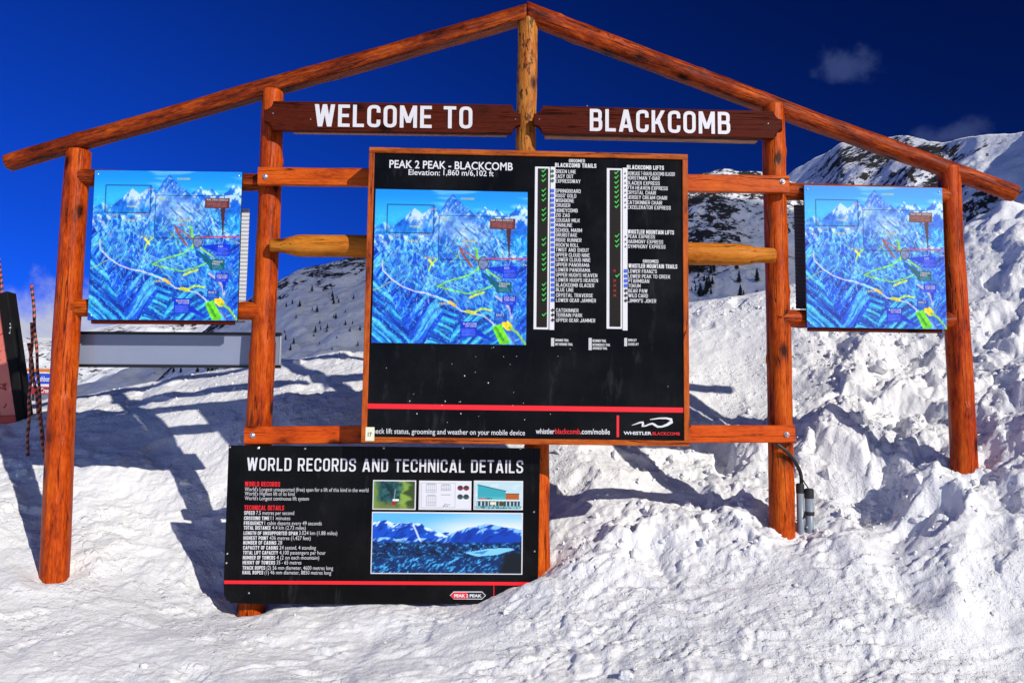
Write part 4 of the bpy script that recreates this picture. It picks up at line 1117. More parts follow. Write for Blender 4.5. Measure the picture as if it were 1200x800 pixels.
RIGHT = [('SHOWCASE T-BAR/BLACKCOMB GLACIER', 104, 1, 'l'), ('HORSTMAN T-BAR', 121, 1, 'l'), ('GLACIER EXPRESS', 140, 1, 'l'), ('7TH HEAVEN EXPRESS', 158, 1, 'l'), ('CRYSTAL CHAIR', 176, 1, 'l'), ('JERSEY CREAM CHAIR', 194, 1, 'l'), ('CATSKINNER CHAIR', 213, 1, 'l'), ('EXCELERATOR EXPRESS', 231, 1, 'l'), ('PEAK EXPRESS', 341, 1, 'l'), ('HARMONY EXPRESS', 360, 1, 'l'), ('SYMPHONY EXPRESS', 378, 1, 'l'), ("LOWER FRANZ'S", 471, -1, 's'), ('LOWER PEAK TO CREEK', 490, 1, 's'), ('PTARMIGAN', 508, -1, 's'), ('TOKUM', 526, -1, 's'), ('BEAR PAW', 545, -1, 'd'), ('WILD CARD', 563, -1, 'd'), ("JIMMY'S JOKER", 582, 0, 'd')]
PER = 48.2 / 4.3 / max(p[0] for p in caps("UPPER HUGH'S HEAVEN", 0.135)[0])
ln = Lines(tb, 'run_name', WHITE)
for t, y, k, s_ in LEFT: ln.cap(t, cx(131 + (y - 97) * 0.005), None, cy(y + 6.8), 4.3, YP, 0.12, per=PER)
ln = Lines(tb, 'list_heading', WHITE)
ln.cap('GROOMED', cx(182), cx(242), cy(63), 3.8, YP, 0.15); ln.cap('BLACKCOMB TRAILS', cx(130), cx(285), cy(81), 4.9, YP, 0.175)
ln.cap('BLACKCOMB LIFTS', cx(400), cx(539), cy(89), 4.9, YP, 0.175); ln.cap('WHISTLER MOUNTAIN LIFTS', cx(403), cx(577), cy(331), 4.9, YP, 0.175)
ln.cap('GROOMED', cx(460), cx(518), cy(440), 3.8, YP, 0.15); ln.cap('WHISTLER MOUNTAIN TRAILS', cx(406), cx(589), cy(459), 4.9, YP, 0.175)
ln = Lines(tb, 'lift_name', WHITE)
for t, y, k, s_ in RIGHT: ln.cap(t, cx(400 + (y - 104) * 0.012), cx(580) if t.startswith('SHOW') else None, cy(y + 6.8), 4.3, YP, 0.12, per=PER)
ln = Lines(tb, 'legend_line', WHITE)
for t, x, y in (('GROOMED TRAIL', 131, 735), ('NOT GROOMED TRAIL', 131, 750), ('BEGINNER TRAIL', 271, 737), ('INTERMEDIATE TRAIL', 271, 752), ('ADVANCED TRAIL', 271, 765), ('OPEN LIFT', 405, 735), ('CLOSED LIFT', 405, 750)): ln.cap(t, cx(x), None, cy(y), 2.9, YP, 0.16, per=0.72)
for x0, y0, x1, y1 in ((115, 722, 127, 753), (256, 722, 268, 768), (390, 722, 401, 753)): mb = MB(); tb.rect(mb, cx(x0), cy(y0), cx(x1), cy(y1), YP); mb.build('legend_key', LIGHTGREY, tb.o)
# slotted status strips with their ticks and grades
def mark_mesh(kind):
    m_ = MB()
    if kind == 't': m_.add([(-.5, 0, .05), (-.32, 0, .2), (-.12, 0, -.02), (.42, 0, .55), (.5, 0, .45), (-.12, 0, -.32)], [(0, 5, 2, 1), (2, 5, 4, 3)])
    if kind == 'x':
        for a in (0.75, -0.75):
            c_, s_ = math.cos(a), math.sin(a)
            m_.add([(x * c_ - z * s_, -0.0006 if a > 0 else 0, x * s_ + z * c_) for x, z in ((-.55, -.055), (.55, -.055), (.55, .055), (-.55, .055))], [(0, 1, 2, 3)])
    if kind == 's': m_.add([(-.5, 0, -.5), (.5, 0, -.5), (.5, 0, .5), (-.5, 0, .5)], [(0, 1, 2, 3)])
    if kind == 'd': m_.add([(0, 0, -.62), (.62, 0, 0), (0, 0, .62), (-.62, 0, 0)], [(0, 1, 2, 3)])
    if kind == 'c': m_.add([(.5 * math.cos(i * .5236), 0, .5 * math.sin(i * .5236)) for i in range(12)], [tuple(range(12))])
    if kind == 'l': m_.add([(-.3, 0, -.45), (.3, 0, -.45), (.3, 0, -.05), (.06, 0, -.05), (.06, 0, .5), (-.06, 0, .5), (-.06, 0, -.05), (-.3, 0, -.05)], [tuple(range(8))])
    me = bpy.data.meshes.new('mark'); me.from_pydata(m_.v, [], m_.f); me.update()
    return me
MK = {}
for k, mt in (('t', GREEN), ('x', CROSSR), ('s', BLUE), ('d', INK), ('c', DGREEN), ('l', INK)):
    MK[k] = mark_mesh(k); MK[k].materials.append(mt)
MKN = {'t': 'tick', 'x': 'cross', 's': 'grade_square', 'd': 'grade_diamond', 'c': 'grade_dot', 'l': 'lift_symbol'}
PXM = tb.w / 378.0
def mark(parent, kind, px, py, size, y):
    o = bpy.data.objects.new(MKN[kind], MK[kind]); COL.objects.link(o); o.parent = parent
    x, z = tb.L(px, py); o.location = (x, y, z); o.scale = (size * PXM,) * 3
for rows, fx0, fx1, fy0, fy1, gx0, gx1, gy0, gy1, lean in ((LEFT, 52, 108, 80, 690, 111, 129, 80, 692, 2), (RIGHT, 324, 382, 86, 688, 384, 402, 84, 694, 6)):
    m_ = MB()
    tb.rect(m_, cx(fx0), cy(fy0), cx(fx1), cy(fy1), YP - 0.002, 0)
    tb.rect(m_, cx(fx0 + 11), cy(fy0 + 7), cx(fx1 - 6), cy(fy1 - 8), YP - 0.005, 1)
    strip = m_.build('status_strip', [WHITE, STRIPGREY], tb.o)
    m_ = MB(); tb.rect(m_, cx(gx0), cy(gy0), cx(gx1), cy(gy1), YP - 0.002, 0)
    grade = m_.build('grade_strip', WHITE, tb.o)
    for t, y, k, s_ in rows:
        ly = (y - 90) / 600.0 * lean
        if k > 0: mark(strip, 't', cx((fx0 + fx1) / 2 + 7 + ly), cy(y), 5.6, YP - 0.008)
        if k < 0: mark(strip, 'x', cx((fx0 + fx1) / 2 - 4 + ly), cy(y), 4.2, YP - 0.008)
        mark(grade, s_, cx((gx0 + gx1) / 2 + ly * .5), cy(y), {'s': 3.9, 'd': 3.6, 'c': 3.9, 'l': 3.0}[s_], YP - 0.006)
# footer
mb = MB(); tb.text(mb, 'Check lift status, grooming and weather on your mobile device', 431.5, 615.3, 507.6, 6.0, YP, 0.004); mb.build('footer_lettering', WHITE, tb.o)
ln = Lines(tb, 'address_lettering', WHITE); ln.text('whistler', 628, 650, 507.9, 6.0, YP, 0.014); ln.text('.com/mobile', 680.5, 715, 508.3, 6.0, YP, 0.014)
mb = MB(); tb.text(mb, 'blackcomb', 650.7, 680, 508, 6.0, YP, 0.014); mb.build('address_lettering', REDTXT, tb.o)
mb = MB(); tb.rect(mb, 722.9, 486.5, 725.8, 512, YP); mb.build('red_bar', REDTXT, tb.o)
def g6(x, y): return 710 + x / 10.9, 470 + y / 10.9
sw = [((335, 306), 5), ((385, 290), 13), ((440, 270), 20), ((478, 268), 26), ((478, 292), 32), ((468, 316), 24), ((510, 314), 18), ((560, 293), 20), ((598, 284), 24), ((628, 300), 30), ((665, 324), 26), ((720, 324), 22), ((790, 298), 34), ((845, 262), 44), ((840, 232), 34), ((780, 216), 22), ((690, 216), 18), ((570, 232), 10)]
mb = MB(); vv = []
for i, ((x, y), w_) in enumerate(sw):
    ax_, ay_ = sw[max(0, i - 1)][0]; bx_, by_ = sw[min(len(sw) - 1, i + 1)][0]
    tx, ty = bx_ - ax_, by_ - ay_; l_ = math.hypot(tx, ty); nx, ny = -ty / l_, tx / l_
    for s_ in (-1, 1):
        q = tb.L(*g6(x + nx * w_ / 2 * s_, y + ny * w_ / 2 * s_)); vv.append((q[0], YP, q[1]))
mb.add(vv, [(2 * i, 2 * i + 1, 2 * i + 3, 2 * i + 2) for i in range(len(sw) - 1)])
tb.text(mb, 'WHISTLER', g6(230, 0)[0], g6(588, 0)[0], g6(0, 424)[1], 3.5, YP, 0.03)
mb.build('emblem', WHITE, tb.o)
mb = MB(); tb.text(mb, 'BLACKCOMB', g6(600, 0)[0], g6(950, 0)[0], g6(0, 430)[1], 3.5, YP, 0.015); mb.build('emblem_lettering', REDTXT, tb.o)
mb = MB(); tb.rect(mb, 428.3, 500.2, 438.8, 516.4, -0.003); st = mb.build('date_sticker', CREAM, tb.o)
mb = MB(); tb.text(mb, '17', 431.3, 435.6, 511, 4.6, -0.006, 0.01); tb.text(mb, 'AUG', 431, 435.8, 504, 1.6, -0.006, 0.01) if False else None; mb.build('sticker_lettering', INK, st)
mb = MB(); x0, z1 = tb.L(809, 486); x1, z0 = tb.L(816, 501); mb.box(tb.x1 - 0.002, tb.x1 + 0.035, 0.10, 0.16, z0, z1); mb.build('hinge_latch', BLACKRUB, tb.o, bevel=0.004)
mb = MB()
rs = random.Random(3)
for _ in range(30):
    px = rs.gauss(540, 60) if rs.random() < .75 else rs.uniform(440, 790); py = rs.uniform(406, 498)
    if not (440 < px < 800): continue
    r_ = rs.choice([0.45, 0.5, 0.6, 0.95]) * PXM * 0.8; x, z = tb.L(px, py)
    mb.add([(x + r_ * math.cos(i) * rs.uniform(.6, 1.2), YP - 0.001, z + r_ * math.sin(i) * rs.uniform(.7, 1.5)) for i in (0, 1.05, 2.1, 3.14, 4.2, 5.25)], [tuple(range(6))])
mb.build('snow_specks', SPECK, tb.o)['kind'] = 'stuff'

# ---- records board
YR = -0.20
rb = Board('records_board', 'low black board headed WORLD RECORDS AND TECHNICAL DETAILS, its foot in the snow', 'information board', [(268, 521.5), (633, 525), (629.5, 708), (262, 706)], YR)
def c5(x, y): return 250 + x / 2.927, 510 + y / 2.927
out = [rb.L(*q) for q in ((262.0, 683), (262.6, 697), (265.5, 700.5), (264.5, 702.5), (268.5, 704), (270, 706.5), (276, 706), (290, 707), (400, 707.5), (520, 707), (574, 707), (575.5, 704), (578, 707.5), (630, 707), (633, 525), (450, 523), (268, 521.5))]
mb = MB(); mb.prism(out, 0, 0.012); mb.build('panel', BLACK, rb.o)
yR = -0.003
Lines(rb, 'heading_word', WHITE).words('WORLD RECORDS AND TECHNICAL DETAILS', 289.3, 613, 551, 15.2, yR, 0.135, gap=0.14)
ln = Lines(rb, 'subheading', REDTXT)
ln.cap('WORLD RECORDS', c5(108, 0)[0], c5(229, 0)[0], c5(0, 174)[1], 5.6, yR, 0.18); ln.cap('TECHNICAL DETAILS', c5(106, 0)[0], c5(243, 0)[0], c5(0, 255)[1], 5.6, yR, 0.18)
ln = Lines(rb, 'detail_line', WHITE)
for t, y, x1 in (("World's Longest unsupported (free) span for a lift of this kind in the world", 190, 532), ("World's Highest lift of its kind", 205, 279), ("World's Longest continuous lift system", 221, 328)): ln.text(t, c5(108, 0)[0], c5(x1, 0)[0], c5(0, y)[1], 4.5, yR, -0.006)
for a, t, y, xm, x1 in (('SPEED', '7.5 metres per second', 266, 142, 277), ('CROSSING TIME', '11 minutes', 284, 192, 264), ('FREQUENCY', '1 cabin departs every 49 seconds', 301, 171, 372), ('TOTAL DISTANCE', '4.4 km (2.73 miles)', 317, 197, 317), ('LENGTH OF UNSUPPORTED SPAN', '3.024 km (1.88 miles)', 335, 289, 425), ('HIGHEST POINT', '436 metres (1,427 feet)', 352, 188, 334), ('NUMBER OF CABINS', '28', 368, 216, 236), ('CAPACITY OF CABINS', '24 seated, 4 standing', 385, 222, 352), ('TOTAL LIFT CAPACITY', '4,100 passengers per hour', 402, 222, 385), ('NUMBER OF TOWERS', '4 (2 on each mountain)', 419, 212, 363), ('HEIGHT OF TOWERS', '35 - 65 metres', 436, 212, 302), ('TRACK ROPES', '(2) 56 mm diameter, 4600 metres long', 454, 178, 411), ('HAUL ROPES', '(1) 46 mm diameter, 8850 metres long', 470, 171, 404)):
    x0 = 106 - (y - 266) * 0.03
    ln.cap(a, c5(x0, 0)[0], c5(xm, 0)[0], c5(0, y + 5)[1], 4.3, yR, 0.17); ln.text(t, c5(xm + 5, 0)[0], c5(x1, 0)[0], c5(0, y + 5)[1], 4.5, yR, -0.006)
mb = MB(); rb.rect(mb, 262.8, c5(0, 499)[1], 630.5, c5(0, 511)[1], yR); rb.rect(mb, c5(961, 0)[0], c5(0, 514)[1], c5(963.5, 0)[0], c5(0, 556)[1], yR); mb.build('red_stripe', RED, rb.o)
# badge
m_ = MB()
def hexa(x0, y0, x1, y1, y, mi):
    h_ = (y1 - y0) / 2
    q = [(x0, y0 + h_), (x0 + h_, y1), (x1 - h_, y1), (x1, y0 + h_), (x1 - h_, y0), (x0 + h_, y0)]
    q = [rb.L(*c5(*a)) for a in q]
    m_.add([(a, y, b_) for a, b_ in q], [tuple(range(6))], mi)
hexa(811, 534, 935, 561, yR, 0); hexa(814, 537, 932, 558, yR - 0.003, 1)
h_ = 10.5; q = [(814, 547.5), (824.5, 558), (872, 558), (872, 537), (824.5, 537)]
m_.add([(*[(a, yR - 0.006, b_) for a, b_ in [rb.L(*c5(*e))]][0],) for e in q], [tuple(range(5))], 2)
badge = m_.build('badge', [WHITE, INK, RED], rb.o)
mb = MB(); rb.text(mb, 'PEAK', c5(826, 0)[0], c5(864, 0)[0], c5(0, 552.5)[1], 3.2, yR - 0.009, 0.05); rb.text(mb, '2', c5(867, 0)[0], c5(875, 0)[0], c5(0, 553)[1], 3.6, yR - 0.009, 0.03); rb.text(mb, 'PEAK', c5(879, 0)[0], c5(921, 0)[0], c5(0, 552.5)[1], 3.2, yR - 0.009, 0.05)
mb.build('badge_lettering', WHITE, badge)
# the four photographs printed on it
def pic_panorama():
    p = Pic(260, 106); U, V = p.U, p.V
    p.im[:] = (90, 175, 240); p.blend(sstep(0, 0.28, V) * sstep(0.1, 0.7, U), (215, 225, 235)); p.blend(sstep(0.35, 0.8, U) * 0.4, (225, 225, 235))
    def rg(pts, c, snow, lo, seed):
        top = np.interp(U, [a for a, _ in pts], [b for _, b in pts]) + 0.025 * fbm(U * 22, U * 0, seed, 4, .6)
        m = sstep(-.006, .006, V - top); p.blend(m, c)
        st = fbm((U + (V - top) * .5) * 26, (V - top) * 9, seed + 1, 5, .6)
        p.blend(m * sstep(0.0, .3, st + .35 - (V - top) * lo), snow); p.blend(m * sstep(.05, .4, -st) * .7, (6, 40, 130))
    rg([(0.3, .34), (0.42, .29), (0.5, .31), (0.6, .36)], (20, 90, 200), (170, 215, 250), 6, 5)
    rg([(0, .17), (.08, .13), (.16, .17), (.28, .15), (.36, .22), (.45, .33), (.55, .42)], (12, 74, 190), (200, 228, 250), 4.2, 9)
    rg([(.48, .42), (.58, .28), (.68, .22), (.77, .16), (.84, .21), (.92, .24), (1, .27)], (10, 62, 175), (130, 190, 245), 5.5, 14)
    p.line([(0.27, .2), (0.29, .3), (0.31, .42), (0.33, .5)], .03, (230, 240, 252), .8)
    lo = sstep(.46, .52, V + .02 * fbm(U * 12, V * 3, 21, 3)); p.blend(lo, (10, 40, 90))
    t = fbm(U * 55, V * 34, 23, 4, .65); p.blend(lo * sstep(.05, .4, t), (40, 130, 200)); p.blend(lo * sstep(.32, .55, t) * .45, (150, 200, 235)); p.blend(lo * sstep(.0, .4, fbm(U * 40, V * 20, 29, 3)) * .8, (5, 18, 34))
    p.poly([(.62, .66), (.78, .585), (.92, .575), (.95, .60), (.84, .69), (.70, .72)], (120, 195, 235)); p.poly([(.66, .66), (.78, .615), (.74, .68)], (60, 130, 190))
    fo = sstep(.70, .76, V + .03 * fbm(U * 14, U * 0 + 3, 31, 3)); p.blend(fo * .85, (10, 42, 96)); k = fbm(U * 60 + V * 22, V * 22, 33, 4, .65); p.blend(fo * sstep(.05, .35, k), (50, 150, 215)); p.blend(fo * sstep(.38, .6, k) * .6, (140, 205, 240))
    p.blend(sstep(.84, .9, U + .1 * (V - .8)) * sstep(.66, .72, V + .06 * U - .03), (14, 22, 30))
    return p.im
def pic_gondola():
    p = Pic(80, 54); U, V = p.U, p.V
    p.im[:] = (26, 66, 74); t = fbm(U * 14, V * 10, 3, 4, .6); p.blend(sstep(0, .4, t) * .6, (60, 110, 105)); p.blend(sstep(0, .4, -t) * .7, (8, 24, 26))
    p.blend(sstep(.56, .72, U + .18 * fbm(V * 4, U * 4, 7, 3)) * .9, (140, 170, 70)); p.blend(sstep(.75, .9, U + .2 * fbm(V * 5, U * 3, 8, 3)) * .9, (44, 62, 30)); p.blend(sstep(.62, .9, V + .3 * (0.2 - U)) * .8, (120, 130, 50)); p.blend(sstep(.2, 0, U + .1 * t), (110, 140, 60))
    p.rect(.44, .72, .54, .88, (150, 40, 44)); p.rect(.46, .66, .62, .72, (220, 228, 232)); p.line([(.5, .66), (.52, .3)], .03, (180, 200, 210), .7)
    return p.im
def pic_drawing():
    p = Pic(120, 66); p.im[:] = (212, 214, 222); c = (130, 132, 142)
    p.box(.03, .05, .70, .95, .012, (150, 152, 160))
    for x, y, w_, h_ in ((.12, .10, .2, .3), (.42, .12, .18, .2), (.13, .52, .19, .36)):
        p.box(x, y, x + w_, y + h_, .014, c)
        for k in range(1, 5): p.line([(x + w_ * k / 5, y), (x + w_ * k / 5, y + h_)], .012, c)
        p.line([(x, y + h_ * .7), (x + w_, y + h_ * .7)], .012, c); p.line([(x + .02, y - .03), (x + w_ - .02, y - .03)], .015, c)
    for a in ([(.47, .92), (.50, .82), (.55, .85), (.6, .84)], [(.46, .9), (.56, .9)], [(.42, .48), (.6, .48)]): p.line(a, .016, (90, 92, 100))
    for y, r_ in ((.22, (160, 30, 40)), (.55, (60, 90, 90))):
        for x in (.80, .92):
            e = ((p.U - x) / .055) ** 2 + ((p.V - y) / .09) ** 2; p.blend(np.clip((1.2 - e) * 4, 0, 1), (40, 52, 60)); p.line([(x - .045, y + .02), (x + .045, y + .02)], .05, r_)
    return p.im
def pic_terminal():
    p = Pic(110, 66); U, V = p.U, p.V
    p.im[:] = (178, 206, 216); p.blend(sstep(.0, .4, fbm(U * 5, V * 8, 4, 3)) * .5, (210, 225, 228))
    p.poly([(.06, .11), (.66, .34), (.66, .66), (.06, .66)], (54, 156, 170)); p.line([(.06, .11), (.66, .34)], .03, (30, 80, 90)); p.poly([(.06, .55), (.66, .55), (.66, .66), (.06, .66)], (70, 170, 178))
    for k in range(9): p.rect(.10 + k * .03, .60, .12 + k * .03, .65, (190, 60, 60) if k < 5 else (40, 60, 70))
    p.rect(.66, .44, .94, .66, (172, 88, 36)); p.line([(.66, .44), (.94, .44)], .03, (90, 60, 40))
    p.rect(.02, .67, .98, .72, (200, 214, 218)); p.rect(.04, .72, .96, .90, (40, 66, 74))
    for k in range(12): p.rect(.05 + k * .077, .73, .07 + k * .077, .90, (190, 208, 212))
    p.rect(.33, .74, .45, .86, (214, 214, 190)); p.rect(.52, .74, .62, .88, (70, 64, 40)); p.rect(.02, .90, .98, 1, (120, 176, 186)); p.blend((V > .9) * sstep(0, .3, fbm(U * 30, V * 10, 9, 3)), (60, 110, 120))
    return p.im
for img, a, b_, c_, d_ in ((pic_gondola(), 547, 153, 695, 254), (pic_drawing(), 705, 155, 885, 255), (pic_terminal(), 893, 155, 1062, 255), (pic_panorama(), 542, 263, 1061, 475)):
    m_ = MB(); p0 = c5(a, b_); p1 = c5(c_, d_); rb.rect(m_, *p0, *p1, yR); bo = m_.build('photo_border', WHITE, rb.o)
    bd = 1.35
    art_grid(rb, 'photo_print', img, p0[0] + bd, p0[1] + bd, p1[0] - bd, p1[1] - bd, yR - 0.003, bo)
for x, y in ((155, 43), (315, 45), (585, 43), (857, 42), (57, 40), (1100, 262), (1102, 397), (48, 405), (45, 437), (122, 540), (1053, 45)): screw(rb, *c5(x, y), r=0.0075 if (x, y) != (155, 43) else 0.011)

# ---- trail maps on the wings
def wing_map(label, corners, b_edge):
    b = Board('trail_map', label, 'trail map', corners, -0.115, group='blue trail maps on the wings')
    mb = MB(); mb.box(b.x0, b.x1, 0, 0.012, b.z0, b.z1); mb.build('panel', BLACKMETAL, b.o)
    tl, br = corners[0], corners[2]
    h, w = MAP_IM.shape[:2]
    X, Z = np.meshgrid(np.linspace(b.x0 + .003, b.x1 - .003, w), np.linspace(b.z1 - .003, b.z0 + .003, h))
    me = grid_mesh('map_print', X[::-1], np.full_like(X, -0.003), Z[::-1])
    col = me.attributes.new('ink', 'FLOAT_COLOR', 'POINT')
    col.data.foreach_set('color', np.concatenate([lin(MAP_IM[::-1]), np.ones((h, w, 1))], -1).reshape(-1).astype(np.float32))
    o = link('map_print', me, b.o, [ART])
    for t, u0, u1, v in MAP_TXT:
        mb = MB(); vv_, ff_ = text2d(t, 0.0); xa_, xb_ = min(q[0] for q in vv_), max(q[0] for q in vv_)
        x0 = b.x0 + b.w * u0; kx = b.w * (u1 - u0) / (xb_ - xa_); ky = b.h * 0.013 / CAP; z0 = b.z1 - b.h * v
        mb.add([(x0 + (q[0] - xa_) * kx, -0.005, z0 + q[1] * ky) for q in vv_], ff_); mb.build('callout_lettering', WHITE, o)
    m_ = MB(); m_.box(b.x0 + 0.02, b.x1 - 0.03, 0.014, 0.045, b.z0 - 0.024, b.z0 + 0.03); m_.build('ledge', BOARD_WOOD, b.o, bevel=0.003)
    for u, v in ((0.025, 0.03), (0.975, 0.03), (0.025, 0.97), (0.975, 0.97)):
        mb = MB(); mb.tube([(0, 0.004, 0), (0, -0.004, 0), (0, -0.006, 0)], [0.008, 0.007, 0.003], 12)
        s_ = mb.build('screw', STEEL, b.o); s_.location = (b.x0 + b.w * u, -0.003, b.z1 - b.h * v)
    return b
wm1 = wing_map('blue mountain trail map on the narrow wing above the long grey panel', [(110.5, 199.5), (285.5, 201), (277.5, 376.5), (103, 374.5)], 1)
wm2 = wing_map('blue mountain trail map on the wing in front of the steep rough snow bank', [(940.5, 216.5), (1102.5, 220.5), (1111.5, 386), (946.5, 384)], 1)
def corrugated(label, x0p, y0p, x1p, y1p, Y, base_col, nm):
    a = P(x0p, y0p, Y); b = P(x1p, y1p, Y)
    n = int((a.z - b.z) / 0.006)
    z = np.linspace(b.z, a.z, n); yy = Y + 0.004 * np.sin(z * 2 * np.pi / 0.030)
    X, Z = np.meshgrid(np.array([a.x, b.x]), z)
    Yv = np.repeat(yy[:, None], 2, 1)
    v = np.stack([X, Yv, Z], -1).reshape(-1, 3)
    mb = MB(); f = []
    for i in range(n - 1): f.append((2 * i, 2 * i + 1, 2 * i + 3, 2 * i + 2))
    v2 = v + np.array([0, 0.006, 0]); k = len(v)
    f2 = [tuple(j + k for j in reversed(q)) for q in f]
    side = [(2 * i, 2 * i + 2, 2 * i + 2 + k, 2 * i + k) for i in range(n - 1)] + [(2 * i + 1, 2 * i + 1 + k, 2 * i + 3 + k, 2 * i + 3) for i in range(n - 1)]
    mb.add(np.r_[v, v2].tolist(), f + f2 + side)
    o = mb.build('corrugated_sheet', simple(nm, base_col, 0.45, vary=0.08), None)
    return tag(o, label, 'sheet')
corrugated('white corrugated plastic sheet showing behind the trail map over the grey panel', 135, 242, 287, 378, 0.085, (0.62, 0.65, 0.72), 'white_corrugated_plastic')
corrugated('corrugated sheet with painted-in shade showing behind the trail map by the rough snow bank', 930.5, 240, 1085, 364, 0.085, (0.12, 0.11, 0.13), 'shade_toned_corrugated_plastic')  # the shade cast by the map is put into this sheet's dark colour

# ---- long grey panel under the trail map
gp = Board('display_panel', 'long empty grey display panel with black edges hung behind the posts', 'display panel', [(79, 388), (330, 390), (328, 431), (76, 430)], 0.115)
GREYP = simple('grey_display_face', (0.22, 0.25, 0.345), 0.16, 0.5, vary=0.10, scale=4)
mb = MB(); mb.box(gp.x0, gp.x1, 0, 0.02, gp.z0 + .02, gp.z1 - .02); mb.build('panel', GREYP, gp.o)
for z0, z1 in ((gp.z1 - .022, gp.z1), (gp.z0, gp.z0 + .022)):
    mb = MB(); mb.box(gp.x0 - .002, gp.x1 + .002, -0.012, 0.026, z0, z1); mb.build('edge_strip', BLACKMETAL, gp.o)
mb = MB(); mb.box(gp.x1 - .008, gp.x1, -0.006, 0.024, gp.z0 + .024, gp.z1 - .024); mb.build('end_cap', simple('pale_end_cap', (.4, .45, .55), .4), gp.o)

# ------------------------------------------------------------------ conduits by the post
PVC = simple('grey_plastic_pipe', (0.22, 0.27, 0.32), 0.4, vary=0.12, scale=20)
def conduit(label, px, r_px, yt, yb, Y, band):
    a = P(px, yt, Y); b = P(px, yb, Y); r_ = r_px * 0.0065
    o = thing('conduit', label, 'conduit', (b.x, b.y, b.z), group='conduit ends beside the post')
    h = a.z - b.z
    MB().tube([(0, 0, -0.35), (0, 0, h - 0.02)], r_, 20).build('pipe', PVC, o, smooth=True)
    m_ = MB(); m_.tube([(0, 0, h - 0.075), (0, 0, h - 0.072), (0, 0, h - 0.01), (0, 0, h)], [r_, r_ * 1.10, r_ * 1.10, r_ * 0.85], 20); m_.build('cap', BLACKRUB, o)
    if band:
        m_ = MB(); m_.tube([(0, 0, h * 0.30), (0, 0, h * 0.30 + 0.028)], r_ * 1.12, 20); m_.tube([(-r_ * 1.1, -r_ * .3, h * .3 + .014), (-r_ * 1.5, -r_ * .5, h * .3 - .02)], .006, 8); m_.build('strap', BLACKRUB, o)
    return o
conduit('taller grey conduit stub with a black cap, next to the log post', 938.6, 4.4, 566, 621, -0.02, False)
conduit('shorter grey conduit stub with a black strap near its foot', 949, 4.9, 572, 617, -0.04, True)
mb = MB()
def curve(pts, n=10):
    out = []
    q = [pts[0]] + pts + [pts[-1]]
    for i in range(1, len(q) - 2):
        for k in range(n):
            t = k / n
            out.append(0.5 * ((2 * q[i]) + (q[i + 1] - q[i - 1]) * t + (2 * q[i - 1] - 5 * q[i] + 4 * q[i + 1] - q[i + 2]) * t * t + (3 * q[i] - q[i - 1] - 3 * q[i + 1] + q[i + 2]) * t ** 3))
    out.append(q[-1]); return out
mb.tube(curve([P(906, 516, -0.115), P(912, 521, -0.125), P(922, 529, -0.125), P(931, 540, -0.09), P(937, 551, -0.05), P(939, 560, -0.03), P(939, 567, -0.02)]), 0.014, 10)
mb.tube(curve([P(938, 556, -0.045), P(942, 564, -0.045), P(948, 573, -0.04)]), 0.005, 8)
tag(mb.build('cable', BLACKRUB, None, smooth=True), 'thick black cable looping from the cross beam down to the grey conduits', 'cable')

# ------------------------------------------------------------------ slope furniture on the far side
g = ray_ground(14, 496)
YPAD = g.y
def padm():
    m, nt, b = mat('faded_red_pad_fabric')
    tc = nd(nt, 'ShaderNodeTexCoord').outputs['Object']
    n = nd(nt, 'ShaderNodeTexNoise', {'Vector': nd(nt, 'ShaderNodeMapping', {'Vector': tc, 'Scale': (1.2, 1.2, 0.8)}).outputs[0], 'Scale': 9.0, 'Detail': 5.0, 'Roughness': 0.6, 'Distortion': 1.2}).outputs['Fac']
    z = nd(nt, 'ShaderNodeSeparateXYZ', {0: tc}).outputs[2]
    c = mix(nt, mrange(nt, n, 0.56, 0.60), mix(nt, mrange(nt, z, 0.3, 1.9), (0.60, 0.17, 0.13), (0.55, 0.07, 0.03)), (0.22, 0.012, 0.012))
    nt.links.new(c, b.inputs['Base Color']); b.inputs['Roughness'].default_value = 0.6
    return m
pad = thing('lift_tower_pad', 'faded red padded lift tower cover with a black edge at the foot of the slope', 'tower pad', tuple(P(-20, 500, YPAD)))
org = P(-20, 500, YPAD)
def rel(px, py, dy=0): 
    p = P(px, py, YPAD) - org
    return p.x, p.z
mb = MB(); mb.prism([rel(-75, 503), rel(21, 497), rel(4, 344), rel(-75, 330)], 0.02, 0.14); mb.build('cover', padm(), pad, bevel=0.02)
mb = MB(); mb.prism([rel(19, 494), rel(30.5, 488), rel(9.5, 341), rel(-3, 344)], -0.01, 0.16); m_ = mb.build('edge_strip', simple('black_pad_edge', (.010, .010, .011), .6, 0.05, vary=.3, bump=.4), pad, bevel=0.012)
mb = MB(); mb.prism([rel(-75, 505), rel(20, 499), rel(18.5, 486), rel(-75, 491)], 0.004, 0.15); mb.build('hem', simple('red_pad_hem', (.42, .035, .02), .55, vary=.2), pad, bevel=0.01)
bx_, bz_ = rel(11.5, 377)
m_ = MB(); vt, ft = text2d('rh', 0.0)
m_.add([(rel(9.5, 384)[0] + q[1] * 0.09 * 0.3 + 0.02, -0.014, rel(9.5, 392)[1] + q[0] * 0.14) for q in vt], [tuple(reversed(q)) for q in ft]); m_.build('lettering', LIGHTGREY, pad)
def bamboo():
    m, nt, b = mat('striped_bamboo')
    z = nd(nt, 'ShaderNodeSeparateXYZ', {0: nd(nt, 'ShaderNodeTexCoord').outputs['Object']})
    v = math_(nt, 'FRACT', math_(nt, 'ADD', math_(nt, 'MULTIPLY', z.outputs[2], 17.0), math_(nt, 'MULTIPLY', z.outputs[0], 12.0)))
    nt.links.new(mix(nt, math_(nt, 'GREATER_THAN', v, 0.52), (0.012, 0.009, 0.009), (0.50, 0.085, 0.028)), b.inputs['Base Color'])
    b.inputs['Roughness'].default_value = 0.5
    return m
BAM = bamboo()
